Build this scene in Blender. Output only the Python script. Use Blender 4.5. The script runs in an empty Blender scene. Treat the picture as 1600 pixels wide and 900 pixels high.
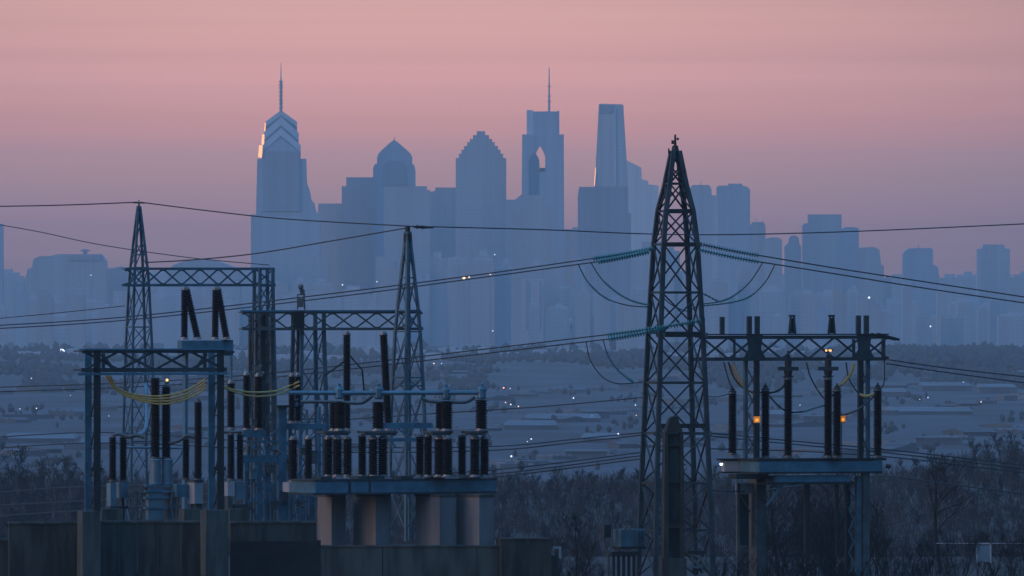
import bpy, math, random
from mathutils import Vector, Matrix
R = math.radians
SC = bpy.context.scene
COL = SC.collection

# ------------------------------------------------------------------ camera
FPX = 24000.0          # focal length in 1600-wide pixels (540 mm on 36 mm)
CAMZ = 80.0            # camera stands on a hill 80 m above the city plain
HOR = 410.0            # row of the true horizon in the photograph
cam_d = bpy.data.cameras.new('camera')
cam = bpy.data.objects.new('camera', cam_d)
COL.objects.link(cam)
cam.location = (0, 0, CAMZ)
cam.rotation_euler = (R(90) - math.atan((450 - HOR) / FPX), 0, 0)
cam_d.sensor_width = 36
cam_d.lens = 36 * FPX / 1600
cam_d.clip_start = 1
cam_d.clip_end = 120000
SC.camera = cam

# ------------------------------------------------------------------ render / exposure
SC.view_settings.view_transform = 'Standard'
SC.view_settings.look = 'None'
SC.view_settings.exposure = 0.0
SC.view_settings.gamma = 1
SC.cycles.max_bounces = 4
SC.cycles.diffuse_bounces = 2
SC.cycles.glossy_bounces = 2
SC.cycles.volume_bounces = 0
SC.cycles.use_denoising = True
SC.cycles.use_adaptive_sampling = False

# ------------------------------------------------------------------ sky: dusk, sun just gone behind the camera
SUN_AZ = R(235)        # compass-like angle the light comes from (behind and left of the camera)
SUN_EL = R(2.0)
sun_from = Vector((-0.94, -0.33, math.tan(R(12.0)))).normalized()
world = bpy.data.worlds.new('World')
SC.world = world
world.use_nodes = True
nt = world.node_tree
nt.nodes.clear()
N = nt.nodes.new
out = N('ShaderNodeOutputWorld')
bg = N('ShaderNodeBackground'); bg.inputs[1].default_value = 0.10
sky = N('ShaderNodeTexSky'); sky.sky_type = 'NISHITA'; sky.sun_disc = False
sky.sun_elevation = SUN_EL
sky.sun_rotation = math.atan2(sun_from.x, sun_from.y)
sky.air_density = 1.0; sky.dust_density = 0.6; sky.ozone_density = 3.0
nt.links.new(sky.outputs[0], bg.inputs[0])
# belt of pink light over the horizon opposite the sunset
tc = N('ShaderNodeTexCoord'); sp = N('ShaderNodeSeparateXYZ')
nt.links.new(tc.outputs['Generated'], sp.inputs[0])
mr = N('ShaderNodeMapRange'); mr.inputs[1].default_value = 0.0; mr.inputs[2].default_value = 0.10
nt.links.new(sp.outputs[2], mr.inputs[0])
rp = N('ShaderNodeValToRGB')
SKY_STOPS = [(0.0, (0.40, 0.16, 0.10)), (0.025, (0.5, 0.203, 0.148)), (0.058, (0.759, 0.316, 0.167)), (0.0875, (0.971, 0.381, 0.254)), (0.121, (0.999, 0.451, 0.351)), (0.165, (0.94, 0.465, 0.368)), (0.35, (0.72, 0.5, 0.5)), (1.0, (0.16, 0.26, 0.52))]
cr = rp.color_ramp
while len(cr.elements) < len(SKY_STOPS): cr.elements.new(0.5)
for e, (p, c) in zip(cr.elements, SKY_STOPS):
    e.position = p; e.color = (*c, 1)
nt.links.new(mr.outputs[0], rp.inputs[0])
# thin level streaks of cloud within the belt
mp = N('ShaderNodeMapping'); mp.inputs['Scale'].default_value = (6, 6, 700)
nt.links.new(tc.outputs['Generated'], mp.inputs[0])
nz = N('ShaderNodeTexNoise'); nz.inputs['Scale'].default_value = 1.0; nz.inputs['Detail'].default_value = 3
nt.links.new(mp.outputs[0], nz.inputs[0])
mz = N('ShaderNodeMapRange'); mz.inputs[1].default_value = 0.3; mz.inputs[2].default_value = 0.7
mz.inputs[3].default_value = 0.94; mz.inputs[4].default_value = 1.06
nt.links.new(nz.outputs[0], mz.inputs[0])
bg2 = N('ShaderNodeBackground')
def WM(op, p, q):
    n = N('ShaderNodeMath'); n.operation = op
    for i_, v_ in enumerate((p, q)):
        if isinstance(v_, (int, float)): n.inputs[i_].default_value = v_
        else: nt.links.new(v_, n.inputs[i_])
    return n
xo = WM('ADD', sp.outputs[0], 0.008)
ax = WM('MAXIMUM', WM('SUBTRACT', 0.98, WM('MULTIPLY', WM('MULTIPLY', xo.outputs[0], xo.outputs[0]).outputs[0], 150.0).outputs[0]).outputs[0], 0.7)
am = N('ShaderNodeMath'); am.operation = 'MULTIPLY'
nt.links.new(ax.outputs[0], am.inputs[0]); nt.links.new(mz.outputs[0], am.inputs[1])
nt.links.new(rp.outputs[0], bg2.inputs[0]); nt.links.new(am.outputs[0], bg2.inputs[1])
# blend the belt into the plain sky with height and away from the eastern half
up = N('ShaderNodeMapRange'); up.inputs[1].default_value = 0.03; up.inputs[2].default_value = 0.22
up.inputs[3].default_value = 1.0; up.inputs[4].default_value = 0.0
nt.links.new(sp.outputs[2], up.inputs[0])
ea = N('ShaderNodeMapRange'); ea.inputs[1].default_value = 0.1; ea.inputs[2].default_value = 0.8
nt.links.new(sp.outputs[1], ea.inputs[0])
mu = N('ShaderNodeMath'); mu.operation = 'MULTIPLY'
nt.links.new(up.outputs[0], mu.inputs[0]); nt.links.new(ea.outputs[0], mu.inputs[1])
mx = N('ShaderNodeMixShader')
nt.links.new(mu.outputs[0], mx.inputs[0]); nt.links.new(bg.outputs[0], mx.inputs[1]); nt.links.new(bg2.outputs[0], mx.inputs[2])
# blue of the dusk zenith
zb = N('ShaderNodeBackground'); zb.inputs[0].default_value = (0.20, 0.49, 1.05, 1)
zr = N('ShaderNodeMapRange'); zr.inputs[1].default_value = 0.05; zr.inputs[2].default_value = 1.0
zr.inputs[3].default_value = 0.0; zr.inputs[4].default_value = 1.27
nt.links.new(sp.outputs[2], zr.inputs[0]); nt.links.new(zr.outputs[0], zb.inputs[1])
ad = N('ShaderNodeAddShader')
nt.links.new(mx.outputs[0], ad.inputs[0]); nt.links.new(zb.outputs[0], ad.inputs[1])
nt.links.new(ad.outputs[0], out.inputs[0])

# last light from the west: one weak, soft, warm sun
sun_d = bpy.data.lights.new('sun', 'SUN')
sun_d.energy = 1.05
sun_d.angle = R(40)
sun_d.color = (1.0, 0.70, 0.58)
sun = bpy.data.objects.new('sun', sun_d)
COL.objects.link(sun)
sun.rotation_euler = sun_from.to_track_quat('Z', 'Y').to_euler()

# ------------------------------------------------------------------ materials
def mat(name, color, rough=0.7, metal=0.0, spec=0.5, var=0.0, scale=1.0, color2=None, stretch=(1, 1, 1), emit=None, bump=0.0, lo=0.35, hi=0.65):
    m = bpy.data.materials.new(name); m.use_nodes = True
    t = m.node_tree; b = t.nodes['Principled BSDF']
    b.inputs['Base Color'].default_value = (*color, 1)
    b.inputs['Roughness'].default_value = rough
    b.inputs['Metallic'].default_value = metal
    b.inputs['Specular IOR Level'].default_value = spec
    if emit:
        b.inputs['Emission Color'].default_value = (*emit[0], 1)
        b.inputs['Emission Strength'].default_value = emit[1]
        m.cycles.emission_sampling = 'NONE'
    if var or color2:
        c2 = color2 or tuple(max(0, c * (1 - var)) for c in color)
        g = t.nodes.new('ShaderNodeNewGeometry')
        mp = t.nodes.new('ShaderNodeMapping'); mp.inputs['Scale'].default_value = tuple(scale * k for k in stretch)
        n = t.nodes.new('ShaderNodeTexNoise'); n.inputs['Detail'].default_value = 5; n.inputs['Scale'].default_value = 1
        r = t.nodes.new('ShaderNodeValToRGB')
        r.color_ramp.elements[0].position = lo; r.color_ramp.elements[0].color = (*c2, 1)
        r.color_ramp.elements[1].position = hi; r.color_ramp.elements[1].color = (*color, 1)
        t.links.new(g.outputs['Position'], mp.inputs[0]); t.links.new(mp.outputs[0], n.inputs[0])
        t.links.new(n.outputs[0], r.inputs[0]); t.links.new(r.outputs[0], b.inputs['Base Color'])
        if bump:
            bp = t.nodes.new('ShaderNodeBump'); bp.inputs['Strength'].default_value = bump
            bp.inputs['Distance'].default_value = 0.05
            t.links.new(n.outputs[0], bp.inputs['Height']); t.links.new(bp.outputs[0], b.inputs['Normal'])
    return m

def facade(name, wall, glass, floor_h=4.0, bay=3.5, rough=0.35, fr=0.55):
    """storeys and bays of glazing drawn on a real wall, in metres"""
    m = bpy.data.materials.new(name); m.use_nodes = True
    t = m.node_tree; b = t.nodes['Principled BSDF']
    g = t.nodes.new('ShaderNodeNewGeometry'); s = t.nodes.new('ShaderNodeSeparateXYZ')
    t.links.new(g.outputs['Position'], s.inputs[0])
    def M(op, a, c):
        n = t.nodes.new('ShaderNodeMath'); n.operation = op
        for i, q in enumerate((a, c)):
            if q is None: continue
            if isinstance(q, (int, float)): n.inputs[i].default_value = q
            else: t.links.new(q, n.inputs[i])
        return n.outputs[0]
    xy = M('ADD', s.outputs[0], s.outputs[1])
    fz = M('FRACT', M('DIVIDE', s.outputs[2], floor_h), None)
    fx = M('FRACT', M('DIVIDE', xy, bay), None)
    w = M('MULTIPLY', M('LESS_THAN', fz, fr), M('LESS_THAN', fx, 0.7))
    n = t.nodes.new('ShaderNodeTexNoise'); n.inputs['Scale'].default_value = 1.0; n.inputs['Detail'].default_value = 4
    mpn = t.nodes.new('ShaderNodeMapping'); mpn.inputs['Scale'].default_value = (0.11, 0.02, 0.004)
    t.links.new(g.outputs['Position'], mpn.inputs[0]); t.links.new(mpn.outputs[0], n.inputs[0])
    mx = t.nodes.new('ShaderNodeMix'); mx.data_type = 'RGBA'
    mx.inputs['A'].default_value = (*wall, 1); mx.inputs['B'].default_value = (*glass, 1)
    t.links.new(w, mx.inputs['Factor'])
    m2 = t.nodes.new('ShaderNodeMix'); m2.data_type = 'RGBA'; m2.blend_type = 'MULTIPLY'; m2.inputs['Factor'].default_value = 0.42
    t.links.new(mx.outputs['Result'], m2.inputs['A']); t.links.new(n.outputs[0], m2.inputs['B'])
    t.links.new(m2.outputs['Result'], b.inputs['Base Color'])
    b.inputs['Roughness'].default_value = rough
    return m

M = dict(
    steel=mat('weathered_dark_steel', (0.050, 0.072, 0.078), 0.55, 0.3, var=0.5, scale=1.2),
    steel_blue=mat('blue_grey_painted_steel', (0.085, 0.215, 0.285), 0.5, 0.1, var=0.35, scale=1.5),
    steel_mid=mat('green_grey_painted_steel', (0.085, 0.165, 0.205), 0.55, 0.2, var=0.4, scale=1.3),
    fitting=mat('lit_pale_fitting', (0.27, 0.29, 0.30), 0.45, 0.4, var=0.4, scale=3),  # pale tone carries the lit look of the insulator flanges
    steel_gray=mat('galvanised_grey_steel', (0.12, 0.14, 0.14), 0.5, 0.4, var=0.4, scale=1.6),
    steel_black=mat('tarred_steel', (0.022, 0.026, 0.026), 0.6, 0.1, var=0.4, scale=1.5),
    tank=mat('light_grey_blue_tank_paint', (0.13, 0.225, 0.265), 0.45, var=0.25, scale=1.0),
    pale=mat('pale_cabinet_paint', (0.36, 0.38, 0.40), 0.5, var=0.2, scale=1.0),
    porc=mat('dark_brown_glazed_porcelain', (0.006, 0.0045, 0.005), 0.5, spec=0.2),
    glass=mat('teal_toughened_glass', (0.02, 0.21, 0.23), 0.3),
    wire=mat('dull_conductor', (0.035, 0.040, 0.045), 0.6, 0.2),
    cable=mat('yellowed_cable_sheath', (0.58, 0.40, 0.11), 0.6, var=0.3, scale=6),
    conc=mat('stained_board_marked_concrete', (0.085, 0.098, 0.085), 0.9, var=0.5, scale=1.4, stretch=(1, 1, 0.2), bump=0.3, lo=0.4, hi=0.6),
    conc_dark=mat('damp_dark_concrete', (0.050, 0.058, 0.048), 0.9, var=0.65, scale=1.5, stretch=(1, 1, 0.18), bump=0.3, lo=0.42, hi=0.6),
    conc_pale=mat('pale_pier_concrete', (0.215, 0.208, 0.205), 0.9, var=0.3, scale=1.1, stretch=(1, 1, 0.2), bump=0.3),
    bark=mat('grey_bark', (0.012, 0.014, 0.016), 0.9, var=0.4, scale=2),
    olive=mat('weathered_olive_column', (0.042, 0.044, 0.034), 0.85, var=0.55, scale=1.6, stretch=(1, 1, .4)),
    orange=mat('amber_marker_lens', (0.9, 0.35, 0.03), 0.5, emit=((1.0, 0.28, 0.02), 0.34)),
    ember=mat('glowing_bulb', (0.9, 0.5, 0.1), 0.5, emit=((1.0, 0.42, 0.06), 1.0)),
    warm=mat('warm_lamp_glass', (1.0, 0.7, 0.4), 0.5, emit=((1.0, 0.50, 0.16), 1.5)),
    white=mat('white_lamp_glass', (1.0, 1.0, 0.95), 0.5, emit=((0.95, 0.95, 1.0), 2.2)),
    cityglass=mat('mirror_glass', (0.55, 0.68, 0.80), 0.3, 0.3),
    sunset_glass=mat('sunset_tinted_glass', (1.0, 0.60, 0.30), 0.38, 0.95),  # orange of the sunset glint put into the glass colour
)
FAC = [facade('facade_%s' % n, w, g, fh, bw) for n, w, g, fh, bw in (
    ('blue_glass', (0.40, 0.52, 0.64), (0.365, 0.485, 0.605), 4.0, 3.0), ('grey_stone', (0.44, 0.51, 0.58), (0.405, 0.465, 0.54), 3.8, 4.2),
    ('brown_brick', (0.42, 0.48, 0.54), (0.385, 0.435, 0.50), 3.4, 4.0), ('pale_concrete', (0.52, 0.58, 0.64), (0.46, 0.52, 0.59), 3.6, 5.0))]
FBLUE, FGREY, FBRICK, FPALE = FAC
M['far_pale'] = facade('facade_far_pale', (0.74, 0.76, 0.80), (0.68, 0.70, 0.75), 4.0, 6.0)  # extra pale walls put distance haze into the colour
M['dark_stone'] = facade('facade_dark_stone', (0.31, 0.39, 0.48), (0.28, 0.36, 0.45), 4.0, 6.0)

# ------------------------------------------------------------------ mesh helpers
def P(x, y, Y):
    """the point seen at photograph pixel (x, y) at the distance Y (metres)"""
    s = Y / FPX
    return Vector(((x - 800) * s, Y, CAMZ + (HOR - y) * s))

class MB:
    def __init__(s): s.v = []; s.f = []
    def add(s, vs, fs):
        n = len(s.v); s.v.extend(vs); s.f.extend([tuple(i + n for i in f) for f in fs])
    def hexa(s, c):      # eight corners: bottom ring then top ring
        s.add(c, [(3, 2, 1, 0), (4, 5, 6, 7), (0, 1, 5, 4), (1, 2, 6, 5), (2, 3, 7, 6), (3, 0, 4, 7)])
    def box(s, a, b):
        (x0, y0, z0), (x1, y1, z1) = a, b
        s.hexa([Vector(q) for q in ((x0, y0, z0), (x1, y0, z0), (x1, y1, z0), (x0, y1, z0), (x0, y0, z1), (x1, y0, z1), (x1, y1, z1), (x0, y1, z1))])
    def bar(s, p, q, w, h=None, ref=None):
        p = Vector(p); q = Vector(q); h = h or w
        d = (q - p)
        if d.length < 1e-6: return
        d.normalize()
        ref = Vector(ref) if ref else (Vector((0, 0, 1)) if abs(d.z) < 0.95 else Vector((0, 1, 0)))
        a = d.cross(ref).normalized(); b = a.cross(d).normalized()
        a = a * w / 2; b = b * h / 2
        s.hexa([p - a - b, p + a - b, p + a + b, p - a + b, q - a - b, q + a - b, q + a + b, q - a + b])
    def rings(s, pts, rad, n=8, cap=True):
        """a tube through pts with a radius at each of them"""
        pts = [Vector(p) for p in pts]; base = len(s.v); prev = None
        for i, p in enumerate(pts):
            d = (pts[min(i + 1, len(pts) - 1)] - pts[max(i - 1, 0)])
            if d.length < 1e-9: d = Vector((0, 0, 1))
            d.normalize()
            if prev is None:
                ref = Vector((0, 1, 0)) if abs(d.y) < 0.9 else Vector((1, 0, 0))
                a = d.cross(ref).normalized()
            else:
                a = (prev - d * prev.dot(d)).normalized()
            prev = a; b = d.cross(a)
            r = rad[i] if isinstance(rad, (list, tuple)) else rad
            for k in range(n):
                t = 2 * math.pi * k / n
                s.v.append(p + a * (r * math.cos(t)) + b * (r * math.sin(t)))
        for i in range(len(pts) - 1):
            for k in range(n):
                u = base + i * n + k; w = base + i * n + (k + 1) % n
                s.f.append((u, w, w + n, u + n))
        if cap:
            s.f.append(tuple(base + k for k in reversed(range(n))))
            e = base + (len(pts) - 1) * n
            s.f.append(tuple(e + k for k in range(n)))
    def lathe(s, p, q, prof, n=10):
        p = Vector(p); q = Vector(q)
        d = (q - p).normalized()
        pts = [p + (q - p) * t for t, r in prof]
        ref = Vector((0, 1, 0)) if abs(d.y) < 0.9 else Vector((1, 0, 0))
        a = d.cross(ref).normalized(); b = d.cross(a); base = len(s.v)
        for c, (t, r) in zip(pts, prof):
            for k in range(n):
                an = 2 * math.pi * k / n
                s.v.append(c + a * (r * math.cos(an)) + b * (r * math.sin(an)))
        for i in range(len(prof) - 1):
            for k in range(n):
                u = base + i * n + k; w = base + i * n + (k + 1) % n
                s.f.append((u, w, w + n, u + n))
        s.f.append(tuple(base + k for k in reversed(range(n))))
        e = base + (len(prof) - 1) * n
        s.f.append(tuple(e + k for k in range(n)))
    def prism(s, poly, Y0, Y1, Yref=None):
        """outline given in photograph pixels at distance Yref, a solid from Y0 back to Y1"""
        Yref = Yref or Y0; n = len(poly)
        a = [P(x, y, Yref) for x, y in poly]
        vs = [Vector((q.x, Y0, q.z)) for q in a] + [Vector((q.x, Y1, q.z)) for q in a]
        s.add(vs, [tuple(range(n)), tuple(reversed(range(n, 2 * n)))] + [(i, i + n, (i + 1) % n + n, (i + 1) % n) for i in range(n)])
    def sphere(s, c, r, n=8, m=5, sq=1.0):
        s.lathe(Vector(c) - Vector((0, 0, r * sq)), Vector(c) + Vector((0, 0, r * sq)),
                [((1 - math.cos(math.pi * i / m)) / 2, max(r * math.sin(math.pi * i / m), r * 0.02)) for i in range(m + 1)], n)

def finish(name, mb, material, origin=Vector((0, 0, 0)), parent=None):
    me = bpy.data.meshes.new(name)
    me.from_pydata([tuple(Vector(v) - origin) for v in mb.v], [], mb.f)
    me.validate(); me.update()
    import bmesh
    bm = bmesh.new(); bm.from_mesh(me); bmesh.ops.recalc_face_normals(bm, faces=bm.faces); bm.to_mesh(me); bm.free()
    me.materials.append(material)
    o = bpy.data.objects.new(name, me)
    COL.objects.link(o)
    if parent is not None: o.parent = parent
    return o

def tag(o, label, cat, group=None):
    o['label'] = label; o['category'] = cat
    if group: o['group'] = group
    return o

class Thing:
    """an Empty at the thing's base; parts are meshes under it"""
    def __init__(s, name, label, cat, loc, group=None):
        s.loc = Vector(loc)
        s.o = bpy.data.objects.new(name, None); COL.objects.link(s.o); s.o.location = s.loc
        s.o.empty_display_size = 0.5
        tag(s.o, label, cat, group)
    def part(s, name, mb, m, label=None):
        o = finish(name, mb, M[m] if isinstance(m, str) else m, s.loc, s.o)
        if label: o['label'] = label
        return o
    def sub(s, name, mb, m, parent):
        return finish(name, mb, M[m] if isinstance(m, str) else m, s.loc, parent)

def solo(name, label, cat, mb, m, loc=None, group=None):
    loc = Vector(loc) if loc is not None else Vector((sum(v[0] for v in mb.v) / len(mb.v), sum(v[1] for v in mb.v) / len(mb.v), min(v[2] for v in mb.v)))
    o = finish(name, mb, M[m] if isinstance(m, str) else m, loc); o.location = loc
    return tag(o, label, cat, group)

class Fr:
    """a frame turned by th about the vertical: the long side runs right and away, depth v runs back and left"""
    def __init__(s, cx, Y, th):
        s.cx = cx; s.Y = Y; s.s = Y / FPX; s.th = R(th)
        s.u = Vector((math.cos(s.th), math.sin(s.th), 0)); s.w = Vector((-math.sin(s.th), math.cos(s.th), 0))
        s.O = Vector(((cx - 800) * s.s, Y, 0))
    def z(s, y): return CAMZ + (HOR - y) * s.s
    def p(s, x, y, v=0.0):
        U = ((x - s.cx) * s.s + v * math.sin(s.th)) / math.cos(s.th)
        return s.O + s.u * U + s.w * v + Vector((0, 0, s.z(y)))
    def box(s, mb, x0, x1, y0, y1, v0, v1):
        """box whose front (v0) face runs x0..x1 in the picture, rows y0 (top) .. y1 (bottom)"""
        a = s.p(x0, y1, v0); b = s.p(x1, y1, v0); d = s.w * (v1 - v0); h = Vector((0, 0, (y1 - y0) * s.s))
        mb.hexa([a, b, b + d, a + d, a + h, b + h, b + d + h, a + d + h])
# ------------------------------------------------------------------ terrain
def sstep(a, b, x):
    t = min(1, max(0, (x - a) / (b - a))); return t * t * (3 - 2 * t)
CREST = ((-200, 40.5), (60, 39.5), (150, 40), (300, 40.0), (700, 40), (900, 39.5), (1330, 39.0), (1440, 41.5), (1600, 45), (1900, 43))
def terr(x, y):
    px = 800 + x * FPX / 2600.0
    c = CREST[0][1] if px < CREST[0][0] else CREST[-1][1]
    for (a, p), (b_, q) in zip(CREST, CREST[1:]):
        if a <= px <= b_: c = p + (q - p) * sstep(a, b_, px)
    c += .6 * math.sin(x / 23.0) + .3 * math.sin(x / 7.3 + 1)
    h = 78.3 + (59.6 - 78.3) * sstep(20, 400, y)
    h += (37.5 - 59.6) * sstep(1000, 1900, y)
    h += (c - 37.5) * sstep(1900, 2500, y)
    h += (4 - c) * sstep(2720, 4300, y)
    h += (0 - 4) * sstep(6000, 12000, y)
    if 9400 < y < 13000: h += (3 + 2 * math.sin(x / 210.0 + 1) + 1.5 * math.sin(x / 90.0)) * sstep(9500, 10600, y) * (1 - sstep(11600, 13000, y))
    return h
ys = [-400, -200, 0, 40, 80, 120, 160, 200, 240, 280, 320, 360, 420, 500, 650, 820, 860, 900, 940, 980, 1050, 1150, 1300, 1500, 1700, 1900] + list(range(2000, 3000, 60)) + \
     list(range(3000, 6000, 250)) + list(range(6000, 14000, 200)) + [14500, 15500, 17000, 19000, 22000, 26000, 31000]
mb = MB(); NX = 120
for y in ys:
    hw = 900 + max(y, 0) * 0.16
    for i in range(NX + 1):
        x = (i / NX * 2 - 1); x = hw * (0.35 * x + 0.65 * x ** 3)
        mb.v.append(Vector((x, y, terr(x, y))))
for j in range(len(ys) - 1):
    for i in range(NX):
        a = j * (NX + 1) + i; mb.f.append((a, a + 1, a + NX + 2, a + NX + 1))
gm = bpy.data.materials.new('winter_ground'); gm.use_nodes = True
t = gm.node_tree; b = t.nodes['Principled BSDF']; b.inputs['Roughness'].default_value = 0.95
g = t.nodes.new('ShaderNodeNewGeometry')
def gnoise(sc, det, lo, hi):
    mp = t.nodes.new('ShaderNodeMapping'); mp.inputs['Scale'].default_value = sc
    n = t.nodes.new('ShaderNodeTexNoise'); n.inputs['Scale'].default_value = 1; n.inputs['Detail'].default_value = det
    r = t.nodes.new('ShaderNodeMapRange'); r.inputs[1].default_value = lo; r.inputs[2].default_value = hi
    t.links.new(g.outputs['Position'], mp.inputs[0]); t.links.new(mp.outputs[0], n.inputs[0]); t.links.new(n.outputs[0], r.inputs[0])
    return r.outputs[0]
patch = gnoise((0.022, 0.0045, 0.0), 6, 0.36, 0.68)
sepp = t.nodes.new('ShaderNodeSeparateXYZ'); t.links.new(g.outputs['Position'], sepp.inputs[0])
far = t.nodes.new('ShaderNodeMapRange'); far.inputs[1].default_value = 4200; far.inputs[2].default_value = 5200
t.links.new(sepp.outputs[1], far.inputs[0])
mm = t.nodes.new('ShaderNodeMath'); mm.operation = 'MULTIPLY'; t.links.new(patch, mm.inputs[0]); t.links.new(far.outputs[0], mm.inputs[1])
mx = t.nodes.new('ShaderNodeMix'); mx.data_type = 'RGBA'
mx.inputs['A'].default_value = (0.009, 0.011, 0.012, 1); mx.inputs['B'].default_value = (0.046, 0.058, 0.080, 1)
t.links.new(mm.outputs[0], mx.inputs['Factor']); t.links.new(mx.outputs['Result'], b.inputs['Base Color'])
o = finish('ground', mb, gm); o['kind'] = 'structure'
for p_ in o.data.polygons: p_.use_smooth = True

# ------------------------------------------------------------------ haze: the air itself
hz = MB(); hz.box((-7200, -450, -1.5), (7200, 31500, 300))
hm = bpy.data.materials.new('dusk_air'); hm.use_nodes = True
t = hm.node_tree; t.nodes.clear()
vo = t.nodes.new('ShaderNodeOutputMaterial'); pv = t.nodes.new('ShaderNodeVolumePrincipled')
pv.inputs['Color'].default_value = (0.74, 0.92, 1.0, 1)
pv.inputs['Density'].default_value = 3.2e-5
pv.inputs['Anisotropy'].default_value = 0.0
t.links.new(pv.outputs[0], vo.inputs['Volume'])
o = finish('haze', hz, hm); o['kind'] = 'stuff'

# ------------------------------------------------------------------ the city
CG = 'towers of the city skyline'
def tower(name, label, Y, poly, dep=40, m=FBLUE, cat='skyscraper', parts=(), base=None):
    """poly: outline of the main shaft in photo pixels (closed down to the plain by itself)"""
    xs = [p[0] for p in poly]; gy = HOR + CAMZ / (Y / FPX) + 4
    full = [(poly[0][0], gy)] + list(poly) + [(poly[-1][0], gy)]
    T = Thing(name, label, cat, (((min(xs) + max(xs)) / 2 - 800) * Y / FPX, Y, 0), CG)
    b = MB(); b.prism(full, Y, Y + dep); T.part('shaft', b, m)
    for pn, pp, y0, y1, pm in parts:
        b = MB()
        if pp and isinstance(pp[0][0], (list, tuple)):
            for q in pp: b.prism(q, Y + y0, Y + y1, Y)
        else: b.prism(pp, Y + y0, Y + y1, Y)
        T.part(pn, b, pm)
    return T
def rect(x0, x1, y0, y1): return [(x0, y1), (x0, y0), (x1, y0), (x1, y1)]
def mast(T, x, y0, y1, Y, r0=0.5, r1=0.15, knobs=()):
    b = MB(); a = P(x, y1, Y); c = P(x, y0, Y)
    pr = [(0, r0)]
    for k in knobs:
        tt = (y1 - k) / (y1 - y0); rr = r0 + (r1 - r0) * tt
        pr += [(tt - .012, rr), (tt - .008, rr + 1.1), (tt + .008, rr + 1.1), (tt + .012, rr)]
    pr.append((1, r1)); b.lathe(a, c, pr, 8); T.part('spire', b, 'dark_stone')

# tall chevron-crowned tower (left)
Y = 16000
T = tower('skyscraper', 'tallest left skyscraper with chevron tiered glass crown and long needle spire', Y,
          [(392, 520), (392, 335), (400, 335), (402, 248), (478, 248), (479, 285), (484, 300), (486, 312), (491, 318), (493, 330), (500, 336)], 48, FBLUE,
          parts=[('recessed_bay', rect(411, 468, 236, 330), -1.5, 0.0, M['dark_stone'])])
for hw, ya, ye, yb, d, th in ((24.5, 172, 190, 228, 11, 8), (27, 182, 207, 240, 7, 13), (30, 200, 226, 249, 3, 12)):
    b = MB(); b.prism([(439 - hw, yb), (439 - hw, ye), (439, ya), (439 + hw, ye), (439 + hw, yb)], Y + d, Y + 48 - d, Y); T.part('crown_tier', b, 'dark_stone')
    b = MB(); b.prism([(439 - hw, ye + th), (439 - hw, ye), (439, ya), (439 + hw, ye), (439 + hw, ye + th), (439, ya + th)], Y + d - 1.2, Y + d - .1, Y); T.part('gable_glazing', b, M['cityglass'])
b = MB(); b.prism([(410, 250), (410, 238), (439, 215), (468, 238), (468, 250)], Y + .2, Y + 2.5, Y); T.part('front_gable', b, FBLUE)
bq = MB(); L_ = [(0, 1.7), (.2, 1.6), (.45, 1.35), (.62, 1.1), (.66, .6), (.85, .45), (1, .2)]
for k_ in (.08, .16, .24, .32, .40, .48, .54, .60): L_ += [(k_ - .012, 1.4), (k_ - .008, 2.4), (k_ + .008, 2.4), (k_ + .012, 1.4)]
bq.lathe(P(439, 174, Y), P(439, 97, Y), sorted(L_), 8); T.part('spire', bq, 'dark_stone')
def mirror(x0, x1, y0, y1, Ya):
    # glint pane with sunset orange in its glass colour, turned so the low sun glances off it towards the hill
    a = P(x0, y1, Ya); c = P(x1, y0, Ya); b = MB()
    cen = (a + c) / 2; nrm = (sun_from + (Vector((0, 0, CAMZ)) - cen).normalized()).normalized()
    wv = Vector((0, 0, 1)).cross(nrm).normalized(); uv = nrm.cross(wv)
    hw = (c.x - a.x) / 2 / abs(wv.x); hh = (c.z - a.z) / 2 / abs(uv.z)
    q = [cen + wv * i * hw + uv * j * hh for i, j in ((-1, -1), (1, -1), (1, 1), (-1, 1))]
    b.hexa([v - nrm * 0.6 for v in q] + q); T.part('glint_pane', b, 'sunset_glass')
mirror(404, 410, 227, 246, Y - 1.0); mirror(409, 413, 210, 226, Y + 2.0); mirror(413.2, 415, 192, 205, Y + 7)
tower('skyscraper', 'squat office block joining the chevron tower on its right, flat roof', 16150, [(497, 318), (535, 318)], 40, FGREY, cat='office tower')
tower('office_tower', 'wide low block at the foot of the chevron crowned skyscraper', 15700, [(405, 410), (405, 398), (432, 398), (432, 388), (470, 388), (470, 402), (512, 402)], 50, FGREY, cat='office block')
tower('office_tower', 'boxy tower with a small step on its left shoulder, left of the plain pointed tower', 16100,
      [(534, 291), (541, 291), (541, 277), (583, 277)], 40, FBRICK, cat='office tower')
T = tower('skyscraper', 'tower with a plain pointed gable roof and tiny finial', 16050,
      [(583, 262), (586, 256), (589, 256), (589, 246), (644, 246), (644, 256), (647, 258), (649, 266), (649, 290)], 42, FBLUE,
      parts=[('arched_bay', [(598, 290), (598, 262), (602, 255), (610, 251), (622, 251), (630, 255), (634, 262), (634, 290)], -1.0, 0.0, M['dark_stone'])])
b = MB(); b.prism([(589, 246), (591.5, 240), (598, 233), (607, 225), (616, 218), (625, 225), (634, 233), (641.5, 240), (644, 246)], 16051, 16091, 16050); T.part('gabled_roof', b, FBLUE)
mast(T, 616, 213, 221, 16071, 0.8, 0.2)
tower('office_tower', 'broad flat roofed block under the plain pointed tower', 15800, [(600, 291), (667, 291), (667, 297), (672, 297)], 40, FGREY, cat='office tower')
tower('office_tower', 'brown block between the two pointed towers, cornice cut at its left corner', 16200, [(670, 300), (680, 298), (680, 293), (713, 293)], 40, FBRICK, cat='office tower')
st = [(712, 247), (717, 247), (717, 240), (721, 240), (721, 234), (725, 234), (725, 228), (730, 228), (730, 222), (734, 222), (734, 217), (739, 217), (739, 211), (745, 211), (745, 205)]
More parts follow.
